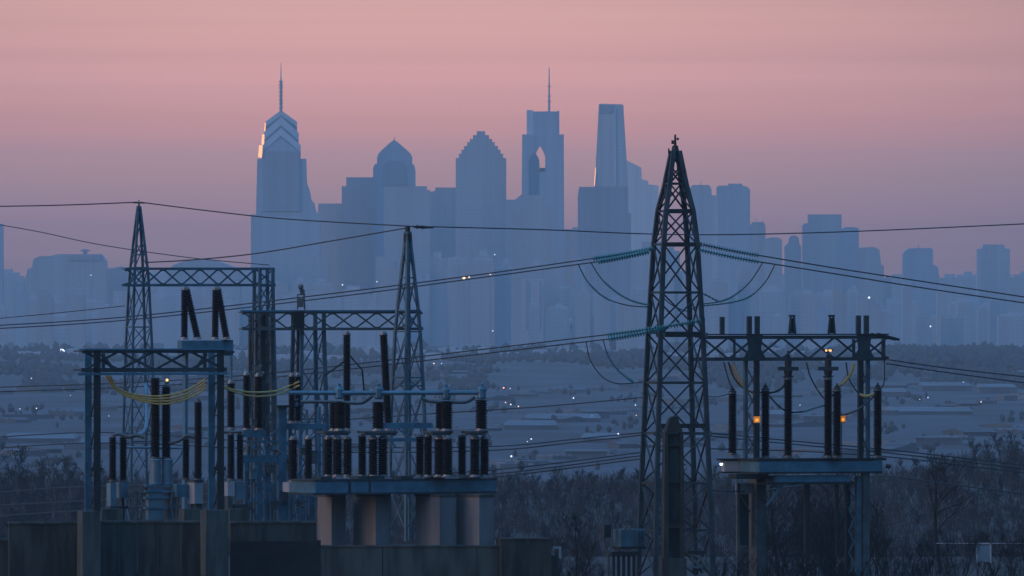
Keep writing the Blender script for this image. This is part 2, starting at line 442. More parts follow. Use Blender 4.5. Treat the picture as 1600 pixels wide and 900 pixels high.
tower('skyscraper', 'tower whose roof is a stepped pyramid of many small setbacks', 15900, st + [(1503 - x, y) for x, y in reversed(st)], 45, FGREY)
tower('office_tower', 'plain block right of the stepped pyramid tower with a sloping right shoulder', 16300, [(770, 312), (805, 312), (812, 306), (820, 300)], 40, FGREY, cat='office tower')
# glass tower with open slot: sky through it stands in for the glass reflection
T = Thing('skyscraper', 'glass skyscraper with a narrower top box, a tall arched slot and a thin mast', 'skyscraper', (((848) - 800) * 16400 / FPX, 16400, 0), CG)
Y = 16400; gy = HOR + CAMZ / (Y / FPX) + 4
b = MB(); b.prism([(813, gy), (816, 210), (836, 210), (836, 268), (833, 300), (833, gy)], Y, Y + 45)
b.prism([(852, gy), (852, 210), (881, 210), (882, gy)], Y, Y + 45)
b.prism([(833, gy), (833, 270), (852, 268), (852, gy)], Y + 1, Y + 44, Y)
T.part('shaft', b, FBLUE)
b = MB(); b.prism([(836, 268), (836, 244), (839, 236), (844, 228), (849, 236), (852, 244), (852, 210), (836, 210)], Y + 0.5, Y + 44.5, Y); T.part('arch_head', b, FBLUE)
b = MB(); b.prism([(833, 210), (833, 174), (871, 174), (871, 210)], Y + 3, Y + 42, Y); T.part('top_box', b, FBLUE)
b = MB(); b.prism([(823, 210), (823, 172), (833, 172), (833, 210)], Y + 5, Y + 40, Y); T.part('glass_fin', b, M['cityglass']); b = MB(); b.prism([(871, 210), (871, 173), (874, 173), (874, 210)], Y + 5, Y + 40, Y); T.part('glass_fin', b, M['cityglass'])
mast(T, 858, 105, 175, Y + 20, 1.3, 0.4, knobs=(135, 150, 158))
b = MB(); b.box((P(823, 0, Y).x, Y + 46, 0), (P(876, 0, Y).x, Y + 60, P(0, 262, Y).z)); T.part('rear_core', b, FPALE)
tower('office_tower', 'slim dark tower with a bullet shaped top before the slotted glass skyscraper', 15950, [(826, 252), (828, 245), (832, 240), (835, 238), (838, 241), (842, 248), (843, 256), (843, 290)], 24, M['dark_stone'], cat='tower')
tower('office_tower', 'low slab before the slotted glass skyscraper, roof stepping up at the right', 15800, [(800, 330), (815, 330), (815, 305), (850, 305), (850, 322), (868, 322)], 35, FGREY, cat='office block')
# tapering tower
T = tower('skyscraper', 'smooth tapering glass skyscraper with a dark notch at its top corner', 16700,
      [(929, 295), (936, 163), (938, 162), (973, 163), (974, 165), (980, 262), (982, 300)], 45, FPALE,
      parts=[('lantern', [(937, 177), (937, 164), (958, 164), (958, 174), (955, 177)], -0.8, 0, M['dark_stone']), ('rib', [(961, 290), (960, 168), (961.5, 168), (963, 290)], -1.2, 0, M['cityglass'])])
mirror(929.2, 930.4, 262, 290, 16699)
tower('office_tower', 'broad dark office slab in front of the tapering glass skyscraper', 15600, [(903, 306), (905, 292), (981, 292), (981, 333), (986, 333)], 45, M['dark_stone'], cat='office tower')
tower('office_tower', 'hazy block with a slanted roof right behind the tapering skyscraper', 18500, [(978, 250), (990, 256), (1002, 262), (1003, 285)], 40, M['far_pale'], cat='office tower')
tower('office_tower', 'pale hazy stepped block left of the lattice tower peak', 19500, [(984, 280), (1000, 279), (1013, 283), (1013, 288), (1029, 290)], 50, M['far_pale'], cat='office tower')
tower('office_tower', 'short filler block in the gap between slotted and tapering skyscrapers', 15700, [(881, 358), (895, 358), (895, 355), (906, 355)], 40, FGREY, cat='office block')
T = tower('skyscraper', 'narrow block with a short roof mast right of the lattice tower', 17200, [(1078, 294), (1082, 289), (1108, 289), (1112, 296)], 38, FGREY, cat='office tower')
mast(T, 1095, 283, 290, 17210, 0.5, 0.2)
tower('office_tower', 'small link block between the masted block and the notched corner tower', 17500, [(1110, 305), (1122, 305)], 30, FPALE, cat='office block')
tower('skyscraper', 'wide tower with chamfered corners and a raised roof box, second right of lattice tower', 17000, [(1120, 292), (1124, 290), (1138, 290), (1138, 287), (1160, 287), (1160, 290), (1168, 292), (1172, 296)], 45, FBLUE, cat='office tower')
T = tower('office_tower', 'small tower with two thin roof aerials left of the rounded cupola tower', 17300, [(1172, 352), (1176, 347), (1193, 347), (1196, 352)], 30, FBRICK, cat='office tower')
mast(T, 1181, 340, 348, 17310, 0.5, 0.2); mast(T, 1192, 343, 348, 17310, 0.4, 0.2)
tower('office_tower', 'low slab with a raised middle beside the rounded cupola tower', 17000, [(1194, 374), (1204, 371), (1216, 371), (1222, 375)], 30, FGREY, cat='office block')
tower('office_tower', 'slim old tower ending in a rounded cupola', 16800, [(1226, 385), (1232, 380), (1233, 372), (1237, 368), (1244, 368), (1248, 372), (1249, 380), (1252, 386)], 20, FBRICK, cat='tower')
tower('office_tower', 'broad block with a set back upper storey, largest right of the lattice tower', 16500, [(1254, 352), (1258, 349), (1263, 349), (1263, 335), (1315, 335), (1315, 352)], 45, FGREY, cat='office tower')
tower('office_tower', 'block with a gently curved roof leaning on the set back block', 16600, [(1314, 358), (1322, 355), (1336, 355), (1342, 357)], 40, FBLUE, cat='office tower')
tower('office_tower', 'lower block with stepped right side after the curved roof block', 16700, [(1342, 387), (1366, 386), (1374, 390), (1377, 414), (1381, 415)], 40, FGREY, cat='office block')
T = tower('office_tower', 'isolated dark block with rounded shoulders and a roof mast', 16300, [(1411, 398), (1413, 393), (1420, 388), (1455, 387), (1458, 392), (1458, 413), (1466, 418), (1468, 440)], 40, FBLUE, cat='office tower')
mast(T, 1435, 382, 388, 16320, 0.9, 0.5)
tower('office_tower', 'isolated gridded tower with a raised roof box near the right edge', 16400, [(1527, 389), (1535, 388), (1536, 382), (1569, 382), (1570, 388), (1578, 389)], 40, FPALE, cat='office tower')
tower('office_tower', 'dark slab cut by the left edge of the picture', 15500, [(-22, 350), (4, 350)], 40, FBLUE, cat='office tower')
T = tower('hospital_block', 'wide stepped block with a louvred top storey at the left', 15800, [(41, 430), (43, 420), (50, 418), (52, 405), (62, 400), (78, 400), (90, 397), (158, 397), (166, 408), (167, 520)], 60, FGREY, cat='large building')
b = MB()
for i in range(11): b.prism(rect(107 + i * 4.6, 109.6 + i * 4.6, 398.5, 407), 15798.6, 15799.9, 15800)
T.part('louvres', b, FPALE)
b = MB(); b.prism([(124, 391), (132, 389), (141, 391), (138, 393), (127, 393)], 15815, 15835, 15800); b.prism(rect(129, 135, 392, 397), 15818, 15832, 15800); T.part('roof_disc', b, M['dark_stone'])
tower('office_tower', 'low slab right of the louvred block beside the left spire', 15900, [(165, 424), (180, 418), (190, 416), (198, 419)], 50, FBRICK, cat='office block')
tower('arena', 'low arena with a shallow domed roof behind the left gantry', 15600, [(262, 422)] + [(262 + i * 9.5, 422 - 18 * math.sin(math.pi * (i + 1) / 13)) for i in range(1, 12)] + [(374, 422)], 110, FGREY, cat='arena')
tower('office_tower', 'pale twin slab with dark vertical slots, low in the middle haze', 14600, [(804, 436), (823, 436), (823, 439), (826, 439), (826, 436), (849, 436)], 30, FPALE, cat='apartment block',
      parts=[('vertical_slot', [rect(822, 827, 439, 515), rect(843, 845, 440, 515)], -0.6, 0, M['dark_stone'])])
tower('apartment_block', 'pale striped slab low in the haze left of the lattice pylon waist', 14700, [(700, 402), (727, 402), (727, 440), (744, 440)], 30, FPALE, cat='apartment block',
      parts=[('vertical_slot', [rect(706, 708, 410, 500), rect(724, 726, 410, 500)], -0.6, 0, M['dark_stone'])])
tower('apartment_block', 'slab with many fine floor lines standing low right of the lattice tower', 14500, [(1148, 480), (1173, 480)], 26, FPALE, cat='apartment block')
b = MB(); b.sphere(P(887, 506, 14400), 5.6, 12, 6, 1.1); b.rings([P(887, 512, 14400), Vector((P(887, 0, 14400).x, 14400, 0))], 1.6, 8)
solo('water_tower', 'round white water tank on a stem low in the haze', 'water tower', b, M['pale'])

# middle-height mass of the city between and in front of the towers
rnd = random.Random(5)
proto = {}
ZONES = [(130, 'the left edge slab and louvred block'), (230, 'the left spire'), (390, 'the domed arena'), (500, 'the chevron crowned skyscraper'), (580, 'the block with a stepped left shoulder'),
         (670, 'the plain pointed tower'), (800, 'the stepped pyramid tower'), (890, 'the slotted glass skyscraper'), (1000, 'the tapering skyscraper'), (1110, 'the tall lattice tower'),
         (1200, 'the chamfered corner tower'), (1300, 'the set back block'), (1400, 'the curved roof block'), (1500, 'the rounded shoulder block'), (1600, 'the isolated gridded tower'), (9999, 'the right edge of the skyline')]
ORD = 'first second third fourth fifth sixth seventh eighth ninth tenth eleventh twelfth thirteenth fourteenth fifteenth sixteenth seventeenth eighteenth nineteenth twentieth'.split()
zc = {}
def zone(px): return next(n for lim, n in ZONES if px < lim)
def unit_block(k):
    """a block with a set-back roof box or a corner cut, one metre in each direction"""
    if k in proto: return proto[k]
    b = MB(); b.box((-.5, 0, 0), (.5, 1, 1))
    if k % 3 == 0: b.box((-.3, .2, 1), (.15, .8, 1.07))
    elif k % 3 == 1: b.box((-.5, .1, 1), (0.05, .9, 1.12)); b.box((.2, .3, 1), (.35, .6, 1.05))
    else: b.box((-.38, .1, 1), (.38, .9, 1.06)); b.box((-.12, .3, 1.06), (.2, .7, 1.12))
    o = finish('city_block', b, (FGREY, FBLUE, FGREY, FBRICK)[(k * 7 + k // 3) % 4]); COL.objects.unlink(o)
    proto[k] = o.data; bpy.data.objects.remove(o); return proto[k]
def place_block(name, label, cat, group, k, x, Y, w, d, h):
    o = bpy.data.objects.new(name, unit_block(k)); COL.objects.link(o)
    o.location = (x, Y, -0.5 if Y > 12500 else terr(x, Y) - 0.5); o.scale = (w, d, h + 0.5); tag(o, label, cat, group)
spots = []
for i in range(120):
    px = -30 + 1660 * (i + rnd.random() * 0.8) / 120
    zn = zone(px); zc[zn] = zc.get(zn, 0) + 1; mlabel = 'hazy mid rise block, %s from left below %s' % (ORD[zc[zn] - 1], zn)
    Y = rnd.uniform(13600, 15500)
    cen = math.exp(-((px - 820) / 420) ** 2)
    top = rnd.uniform(455, 510) - rnd.random() * 75 * cen
    s = Y / FPX
    h = CAMZ + (HOR - top) * s
    if h < 8: h = rnd.uniform(8, 20)
    place_block('city_block', mlabel, 'city block', 'mid rise blocks below the skyline', i % 9, (px - 800) * s, Y, rnd.uniform(14, 46) * s, rnd.uniform(20, 45), h)
for i in range(60):
    px = -40 + 1680 * (i + rnd.random() * 0.8) / 60
    Y = rnd.uniform(17500, 19500); s = Y / FPX
    cen = math.exp(-((px - 760) / 330) ** 2)
    top = rnd.uniform(434, 442) - rnd.random() * 20 - 60 * cen * rnd.random()
    if 170 < px < 270 or 375 < px < 400: top = max(top, 428)
    if px > 1385: top = max(top, 434)
    place_block('background_block', 'faint far block on the hazy horizon behind %s' % zone(px), 'city block', 'far blocks on the horizon behind %s' % zone(px), (i * 5) % 9, (px - 800) * s, Y, rnd.uniform(30, 60) * s, 40, max(12, CAMZ + (HOR - top) * s))

zc2 = {}  # added blocks blur the city's foot in place of mist
for i in range(90):
    px = -30 + 1660 * (i + rnd.random() * 0.8) / 90; Y = rnd.uniform(12300, 13500); s = Y / FPX
    zn = zone(px); zc2[zn] = zc2.get(zn, 0) + 1
    place_block('edge_mist_block', 'low pale mist block, %s from left under %s' % (ORD[zc2[zn] - 1], zn), 'city block', 'added blocks misting the city edge', (i * 4) % 9, (px - 800) * s, Y, rnd.uniform(10, 44) * s, rnd.uniform(20, 45), rnd.uniform(4, 13) * s)
# ------------------------------------------------------------------ substation builders
def ribbed(mb, a, c, r, pitch=0.125, n=10):
    """a stack of porcelain sheds from a up to c"""
    L = (Vector(c) - Vector(a)).length; k = max(4, int(L / pitch)); pr = [(0, r * .72)]
    for i in range(k):
        t0 = i / k; d = 1 / k
        pr += [(t0 + d * .1, r * .78), (t0 + d * .42, r * 1.08), (t0 + d * .58, r * 1.08), (t0 + d * .95, r * .78)]
    pr.append((1, r * .72)); mb.lathe(a, c, pr, n)

def ptube(mb, pts, r, n=6): mb.rings(pts, r, n)

def curve_px(pts, k=24):
    """smooth curve through photo points (x, y, Y)"""
    out = []
    n = len(pts)
    for i in range(n - 1):
        p0, p1, p2, p3 = pts[max(i - 1, 0)], pts[i], pts[i + 1], pts[min(i + 2, n - 1)]
        m = max(2, k // (n - 1))
        for j in range(m):
            t = j / m
            out.append(tuple(0.5 * ((2 * p1[c]) + (-p0[c] + p2[c]) * t + (2 * p0[c] - 5 * p1[c] + 4 * p2[c] - p3[c]) * t * t + (-p0[c] + 3 * p1[c] - 3 * p2[c] + p3[c]) * t ** 3) for c in range(3)))
    out.append(tuple(pts[-1]))
    return [P(*q) for q in out]

def truss(T, F, x0, x1, y0, y1, dep, n, t=0.2, m='steel', both=True, xb0=None, xb1=None, single=False, prefix=''):
    """box truss beam: chords and crossed bracing; front face at v=0"""
    for nm, y, a, c in (('top_chord', y0, x0, x1), ('bottom_chord', y1, xb0 if xb0 is not None else x0, xb1 if xb1 is not None else x1)):
        b = MB()
        F.box(b, a, c, y - t / 2 / F.s, y + t / 2 / F.s, 0, 0.16)
        F.box(b, a, c, y - t * .45 / F.s, y + t * .45 / F.s, dep, dep + 0.16) if both else None
        T.part(nm, b, m)
    b = MB()
    w = (x1 - x0) / n
    for v in (0.10,):
        for i in range(n):
            a, c = x0 + i * w, x0 + (i + 1) * w
            if v == 0.10 or True:
                b.bar(F.p(a, y1, v), F.p(c, y0, v), t * .55, t * .55)
                if not single: b.bar(F.p(a, y0, v + .05), F.p(c, y1, v + .05), t * .55, t * .55)
    # gussets where the braces meet the chords
    for i in range(n + 1):
        xx = x0 + i * w
        for y, sg in ((y0, 1), (y1, -1)):
            F.box(b, xx - 2.2, xx + 2.2, min(y, y + sg * 3.5), max(y, y + sg * 3.5), 0.03, 0.055)
    if both:
        for i in range(n + 1):
            xx = x0 + i * w
            for y in (y0, y1): b.bar(F.p(xx, y, 0.1), F.p(xx, y, 0.1) + F.w * dep, 0.08, 0.08)
    T.part('bracing', b, m)

def pylon(T, cx, levels, Y, th, m='steel', legw=0.17, rings=None, xs=None, brw=0.075, full=False):
    """four tapering legs, cross bracing in every panel, rings at the given rows; levels = (row, half spread in px)"""
    s = Y / FPX; k = math.cos(R(th)) + math.sin(R(th))
    def hw(y):
        for (a, p), (c, q) in zip(levels, levels[1:]):
            if a <= y <= c: return (p + (q - p) * (y - a) / (c - a)) * s / k
        return (levels[0][1] if y < levels[0][0] else levels[-1][1]) * s / k
    O = Vector(((cx - 800) * s, Y, 0)); u = Vector((math.cos(R(th)), math.sin(R(th)), 0)); w = Vector((-math.sin(R(th)), math.cos(R(th)), 0))
    def pt(i, j, y, g=1.0): h = hw(y) * g; return O + u * (i * h) + w * (j * h) + Vector((0, 0, CAMZ + (HOR - y) * s))
    ysl = [l[0] for l in levels]
    for i, j in ((-1, -1), (1, -1), (1, 1), (-1, 1)):
        b = MB()
        for a, c in zip(ysl, ysl[1:]): b.bar(pt(i, j, a), pt(i, j, c), legw, legw, ref=u + w * .01)
        T.part('leg', b, m)
    b = MB()
    cor = [(-1, -1), (1, -1), (1, 1), (-1, 1)]
    rows = rings if rings else ysl
    for a, c in zip(rows, rows[1:]):
        for q in range(4):
            (i, j), (k2, l) = cor[q], cor[(q + 1) % 4]
            b.bar(pt(i, j, a), pt(k2, l, c), brw, brw)
            if full or q in (0, 3): b.bar(pt(k2, l, a), pt(i, j, c), brw, brw)
    for y in (xs or rows):
        rg = MB()
        for q in range(4):
            (i, j), (k2, l) = cor[q], cor[(q + 1) % 4]
            rg.bar(pt(i, j, y), pt(k2, l, y), brw * 1.4, brw * 1.6)
        T.part('horizontal_ring', rg, m)
    T.part('cross_bracing', b, m)
    return pt

SG = 'insulators and bushings of the switchyard'
def insulator(x, y0, y1, w, Y, label, cap=True, cat='insulator', x1=None, m='porc', capm='fitting', name='post_insulator', pitch=0.125):
    """top row y0, foot row y1, width w in px"""
    s = Y / FPX; xt = x if x1 is None else x1; w = w * 1.3
    a = P(x, y1, Y); c = P(xt, y0, Y); d = (c - a).normalized(); r = w * s / 2
    T = Thing(name, label, cat, a, SG)
    b = MB(); ribbed(b, a + d * 0.10, c - d * 0.10, r, pitch); T.part('porcelain_sheds', b, m)
    b = MB(); b.lathe(a - d * 0.02, a + d * 0.14, [(0, r * 1.25), (.4, r * 1.25), (.45, r * .95), (1, r * .9)], 10); T.part('base_flange', b, capm)
    if cap:
        b = MB(); b.lathe(c - d * 0.12, c + d * 0.10, [(0, r * .95), (.5, r * .95), (.55, r * .7), (1, r * .55)], 10); T.part('cap', b, capm)
    return T

# ------------------------------------------------------------------ concrete
CW = 'dark concrete walls and plinths at the bottom left'
def block(name, label, F, x0, x1, y0, y1, dep, m, cat='concrete wall', group=CW, extra=None):
    T = Thing(name, label, cat, F.p((x0 + x1) / 2, y1, 0), group)
    b = MB(); F.box(b, x0, x1, y0, y1, 0, dep); T.part('body', b, m)
    T.o['kind'] = 'thing'
    if extra:
        for nm, a, c, r0, r1, v0, v1, mm_ in extra:
            b = MB(); F.box(b, a, c, r0, r1, v0, v1); T.part(nm, b, mm_)
    return T
FW = Fr(300, 884, 8)
block('concrete_wall', 'low dark concrete wall cut off by the left edge', Fr(8, 886, 4), -30, 14, 844, 960, 0.6, 'conc_dark', extra=[('coping', -31, 15, 842, 845, -.05, .65, 'conc')])
block('concrete_wall', 'dark concrete wall section left of the two tall plinths', FW, 16, 124, 818, 960, 0.5, 'conc_dark', extra=[('coping', 15, 124, 814.5, 818, -.06, .56, 'conc')])
block('concrete_wall', 'dark stained concrete wall between the two tall plinths', FW, 158, 317, 817, 960, 0.5, 'conc_dark',
      extra=[('coping', 157, 317, 813.5, 817, -.06, .56, 'conc')] + [('board_mark', x, x + 2, 818, 895, -.02, 0.0, 'conc') for x in (186, 214, 246, 282)])
block('concrete_wall', 'concrete wall above the black opening right of the plinths', FW, 360, 494, 818, 846, 0.5, 'conc_dark', extra=[('coping', 360, 494, 814.5, 818, -.06, .56, 'conc'), ('dark_opening_panel', 358, 500, 846, 960, 2.6, 2.8, 'steel_black')])  # black panel puts the opening's shade into its colour
FP1 = Fr(140, 882, 25)
block('concrete_plinth', 'left tall concrete plinth carrying the front portal leg', Fr(140, 882, 20), 129, 156, 799, 960, 1.0, 'conc', cat='plinth')
block('concrete_plinth', 'right tall concrete plinth carrying the front portal leg', Fr(336, 882, 20), 322, 357, 797, 960, 1.0, 'conc', cat='plinth')
for x0, x1, lb in ((159, 192, 'low concrete footing behind the wall under the two small left bushings'), (288, 316, 'low concrete footing under the pale breaker tank'),
                   (359, 388, 'low concrete footing right of the portal under a pale breaker tank')):
    block('concrete_footing', lb, Fr((x0 + x1) / 2, 899, 20), x0, x1, 795, 840, 1.0, 'conc', cat='footing')

# ------------------------------------------------------------------ A: back gantry with the tall left spire
SP = 'steel lattice gantries of the switchyard'
FA = Fr(315, 935, 20)
T = Thing('lattice_gantry', 'tall back gantry with a needle spire at its left and crossed beam on top', 'gantry', P(315, 840, 935), SP)
pylon(T, 217, [(322, 1.6), (340, 4), (418, 13.5), (447, 16), (547, 21), (690, 25), (845, 29)], 935, 21.8, 'steel_mid', 0.13, rings=[340, 379, 418, 447, 511, 547, 620, 690, 760, 820], xs=[358, 398, 418, 447, 511, 547, 620, 690], brw=0.05)
b = MB(); b.lathe(P(217, 342, 935), P(217, 312, 935), [(0, .13), (.5, .16), (.55, .06), (.8, .05), (1, .02)], 8); b.bar(P(208, 317, 935), P(226, 317.5, 935), .06); T.part('spire_tip', b, 'steel')
truss(T, FA, 198, 427, 420, 445.5, 0.8, 8, 0.16, 'steel_mid', xb0=193, xb1=430)
pylon(T, 412, [(418, 14.5), (447, 14.5), (560, 17), (845, 20)], 936, 24, 'steel_mid', 0.17, rings=[447, 490, 535, 580, 630, 690, 750, 810], xs=[447, 535, 630, 730], brw=0.055)

# ------------------------------------------------------------------ V switch on its raised box
Yv = 925
T = Thing('switch_platform', 'raised box on a post holding the four insulators in two Vs under the back gantry', 'switch platform', P(290, 840, Yv), SP)
b = MB(); Fv = Fr(322, Yv, 18); Fv.box(b, 284, 350, 532, 548, 0, 0.9); Fv.box(b, 350, 364, 531, 556, 0.1, 0.8); T.part('box', b, 'steel_blue')
b = MB(); Fv.box(b, 281, 366, 548, 552, -.05, 0.95); T.part('tray', b, 'steel')
b = MB(); b.rings([P(290, 552, Yv + .5), P(289, 690, Yv + .5), P(288, 845, Yv + .5)], 0.17, 8); T.part('leg', b, 'steel_blue')
b = MB(); b.rings([P(361, 556, Yv + .5), P(361, 600, Yv + .5)], 0.09, 8); b.rings([P(361, 600, Yv + .5), P(366, 845, Yv + .5)], 0.13, 8); T.part('leg', b, 'steel_blue')
b = MB(); ptube(b, [P(289, 690, Yv), P(282, 712, Yv), P(262, 735, Yv)], .06); T.part('brace', b, 'steel_blue')
for xf, xt, lb in ((288, 288.5, 'upright insulator at the left side of the left V under the back gantry'), (309, 291, 'leaning insulator of the left V under the back gantry'),
                   (336, 337, 'upright insulator at the left side of the right V under the back gantry'), (354, 340, 'leaning insulator of the right V under the back gantry')):
    insulator(xf, 450, 530, 8.5, Yv + .4, lb, x1=xt, pitch=.15)

# ------------------------------------------------------------------ B: front portal
FB = Fr(240, 890, 24)
T = Thing('lattice_gantry', 'front left portal of paired flat posts with a deep crossed beam', 'gantry', P(240, 800, 890), SP)
truss(T, FB, 132, 350, 548.5, 578, 1.45, 4, 0.24, 'steel', xb0=129, xb1=353, both=True)
b = MB(); FB.box(b, 126, 354, 544.5, 547, -.08, .3); FB.box(b, 123, 356, 582, 586, -.1, .3); T.part('beam_flange', b, 'steel_blue')
for xa in (148, 340):
    for v, dx, mm_ in ((0, 0, 'steel_black'), (1.35, 0, 'steel_blue')):
        b = MB(); x = xa + dx - 0
        def post(xt, xb, w0, w1):
            for yy0, yy1, wa, wb, xx0, xx1 in ((548, 740, w0, w0, xt, xt), (740, 800, w0, w1, xt, xb)):
                pass
        xo = 153 if xa == 148 else 344
        off = -(1.35 * math.sin(R(24))) / FB.s if v else 0
        xc = xo + off
        FB.box(b, xc - 5, xc + 5, 545, 800, v, v + .08); FB.box(b, xc - 5, xc + 5, 545, 800, v + .34, v + .42)
        FB.box(b, xc - 1.2, xc + 1.2, 545, 800, v + .08, v + .34)
        if v == 0: FB.box(b, xc - 10, xc + 8, 730, 736, v - .04, v)
        T.part('post', b, mm_)
    b = MB()
    for yy in (600, 650, 700, 740, 790):
        b.bar(FB.p(xo, yy, .4), FB.p(xo, yy, .4) + FB.w * .95, .1)
    for q in range(4):
        b.bar(FB.p(xo, 600 + 48 * q, .4), FB.p(xo, 648 + 48 * q, .4) + FB.w * .95, .07)
    T.part('post_lacing', b, 'steel')
for x, sg in ((160, 1), (322, -1)):
    b = MB(); b.bar(FB.p(x, 553, .1), FB.p(x + sg * 16, 575, .1), .16); FB.box(b, min(x, x + sg * 5), max(x, x + sg * 5), 552, 580, .05, .1); T.part('knee_gusset', b, 'steel')

# ------------------------------------------------------------------ C: centre gantry and second spire
FC = Fr(520, 915, 16)
T = Thing('lattice_gantry', 'centre gantry with a needle spire at its right end above the pier platform', 'gantry', P(520, 840, 915), SP)
truss(T, FC, 381, 658, 488, 514, 0.9, 8, 0.16, 'steel_gray', xb0=380, xb1=661)
b = MB(); FC.box(b, 378, 658, 484.5, 487, -.06, .3); T.part('beam_flange', b, 'steel_blue')
pylon(T, 637, [(362, 3.2), (385, 5), (485, 16.5), (520, 19.5), (640, 26), (845, 29)], 915, 40, 'steel_mid', 0.16, rings=[385, 434, 485, 518, 590, 612, 690, 768, 830], xs=[410, 434, 485, 518, 590, 603, 664, 768], brw=0.05)
b = MB(); b.lathe(P(637, 386, 915), P(637, 352, 915), [(0, .2), (.3, .24), (.6, .24), (.65, .15), (.95, .15), (1, .05)], 8); T.part('spire_cap', b, 'steel_black')
for cx, hb, ht, lb in ((408, 22, 17, 0), (484, 34, 24, 1)):
    pylon(T, cx - (0 if lb == 0 else 2), [(486, ht), (515, ht), (700, ht + (hb - ht) * .6), (845, hb)], 916, 22, ('steel_gray', 'steel_mid')[lb], 0.2, rings=[515, 575, 640, 710, 780, 840], xs=[515, 655, 760], brw=0.055)
for x, t_ in ((411, 500), (468, 500)):
    b = MB(); FC.box(b, x - 3, x + 4, 487, 672, 1.0, 1.3); T.part('channel_post', b, 'steel_black')
b = MB(); FC.box(b, 459, 476, 488, 513, -.06, .5); T.part('joint_plate', b, 'steel_black')
b = MB(); b.bar(P(542, 562, 914), P(506, 588, 914), .10); b.bar(P(547, 556, 914), P(566, 578, 914), .09); b.bar(P(566, 578, 914), P(569, 612, 914), .10); T.part('support_strut', b, 'steel_black')
# fitting on top of that beam
T = Thing('line_trap', 'small grey hinged bracket standing alone on the centre gantry beam', 'bracket', P(471, 484, 914), SP)
b = MB(); b.bar(P(465, 484, 914), P(465, 462, 914), .07); b.bar(P(476, 484, 914), P(475, 460, 914), .10); b.bar(P(464, 461, 914), P(477, 459, 914), .08); b.bar(P(465, 482, 914), P(475, 462, 914), .05); T.part('frame', b, 'steel_gray')
b = MB(); b.box(P(466, 480, 913.8), P(474, 466, 914.2)); b.bar(P(473, 461, 914), P(470, 450, 914), .22); b.sphere(P(470, 448, 914), .17, 8, 5); b.bar(P(470, 448, 914), P(476, 456, 914), .1); T.part('head', b, 'steel_gray')

insulator(542, 520, 672, 9, 913.5, 'long black insulator hanging straight under the centre gantry, with two struts')
insulator(607, 520, 672, 9.5, 913.5, 'long leaning black insulator hanging near the right spire of the centre gantry', x1=599)

# ------------------------------------------------------------------ E: platform on concrete piers
FE = Fr(635, 898, 30)
T = Thing('steel_platform', 'long blue steel beam platform resting on four concrete piers', 'platform', FE.p(635, 772, 0), None)
b = MB(); FE.box(b, 494, 774, 751, 769, 0.04, 2.9); T.part('beam', b, 'steel_blue')
b = MB(); FE.box(b, 492, 776, 748, 751, 0, 2.96); T.part('top_flange', b, 'steel'); b = MB(); FE.box(b, 492, 776, 769, 772, 0, 2.96); T.part('bottom_flange', b, 'steel')
b = MB()
for x in (511, 570, 592, 636, 686, 742): FE.box(b, x - 9, x + 9, 743.5, 748, 0.1, 1.2)
FE.box(b, 545, 549, 751, 769, 0, .04); FE.box(b, 577, 580, 751, 769, 0, .04)
T.part('bearing_plate', b, 'steel')
FE2 = Fr(470, 899.5, 12)
b = MB(); FE2.box(b, 452, 486, 754, 769, 0, 2.0); T.part('lit_end_face', b, 'pale', 'left end face of the platform coloured pale grey as lit')  # glow on the left end is put into the pale colour
PG = 'concrete piers under the blue steel platform'
for i, (xl, xc, xr, lb) in enumerate(((495, 518, 540, 'first concrete pier from the left with a short pale left face'), (551, 587, 610, 'second concrete pier from the left, dark stain down its left face'),
                        (648, 687, 711, 'third concrete pier from the left, stained at its upper left'), (712, 749, 772, 'rightmost concrete pier under the blue platform'))):
    F = Fr(xc, 898.2, 38); s = F.s
    T = Thing('concrete_pier', lb, 'pier', F.p(xc, 853, 0), PG)
    dep = (xc - xl) * s / math.sin(R(38))
    b = MB(); F.box(b, xc, xr, 776, 853, 0.02, dep * .98); T.part('shaft', b, 'conc_pale')
    b = MB(); F.box(b, xc - .5, xr + .5, 772.2, 776, -.03, dep + .03); T.part('bearing_cap', b, 'conc')
FEb = Fr(510, 896.5, 6)
block('concrete_wall', 'massive concrete base block under the four piers', FEb, 476, 779, 855, 960, 4.5, 'conc', extra=[('ledge', 475, 780, 852.5, 855, -.05, 4.5, 'conc')] + [('joint', x, x + 1.2, 856, 899, -.02, 0, 'conc_dark') for x in (508, 597, 744)], group=CW)
block('concrete_wall', 'squat dark block standing right of the pier base', Fr(825, 897, 10), 784, 862, 844, 960, 2.0, 'conc_dark', extra=[('coping', 783, 864, 841, 844, -.04, 2.04, 'conc_dark'), ('side_step', 862, 872, 868, 960, .3, 1.5, 'conc_dark')])

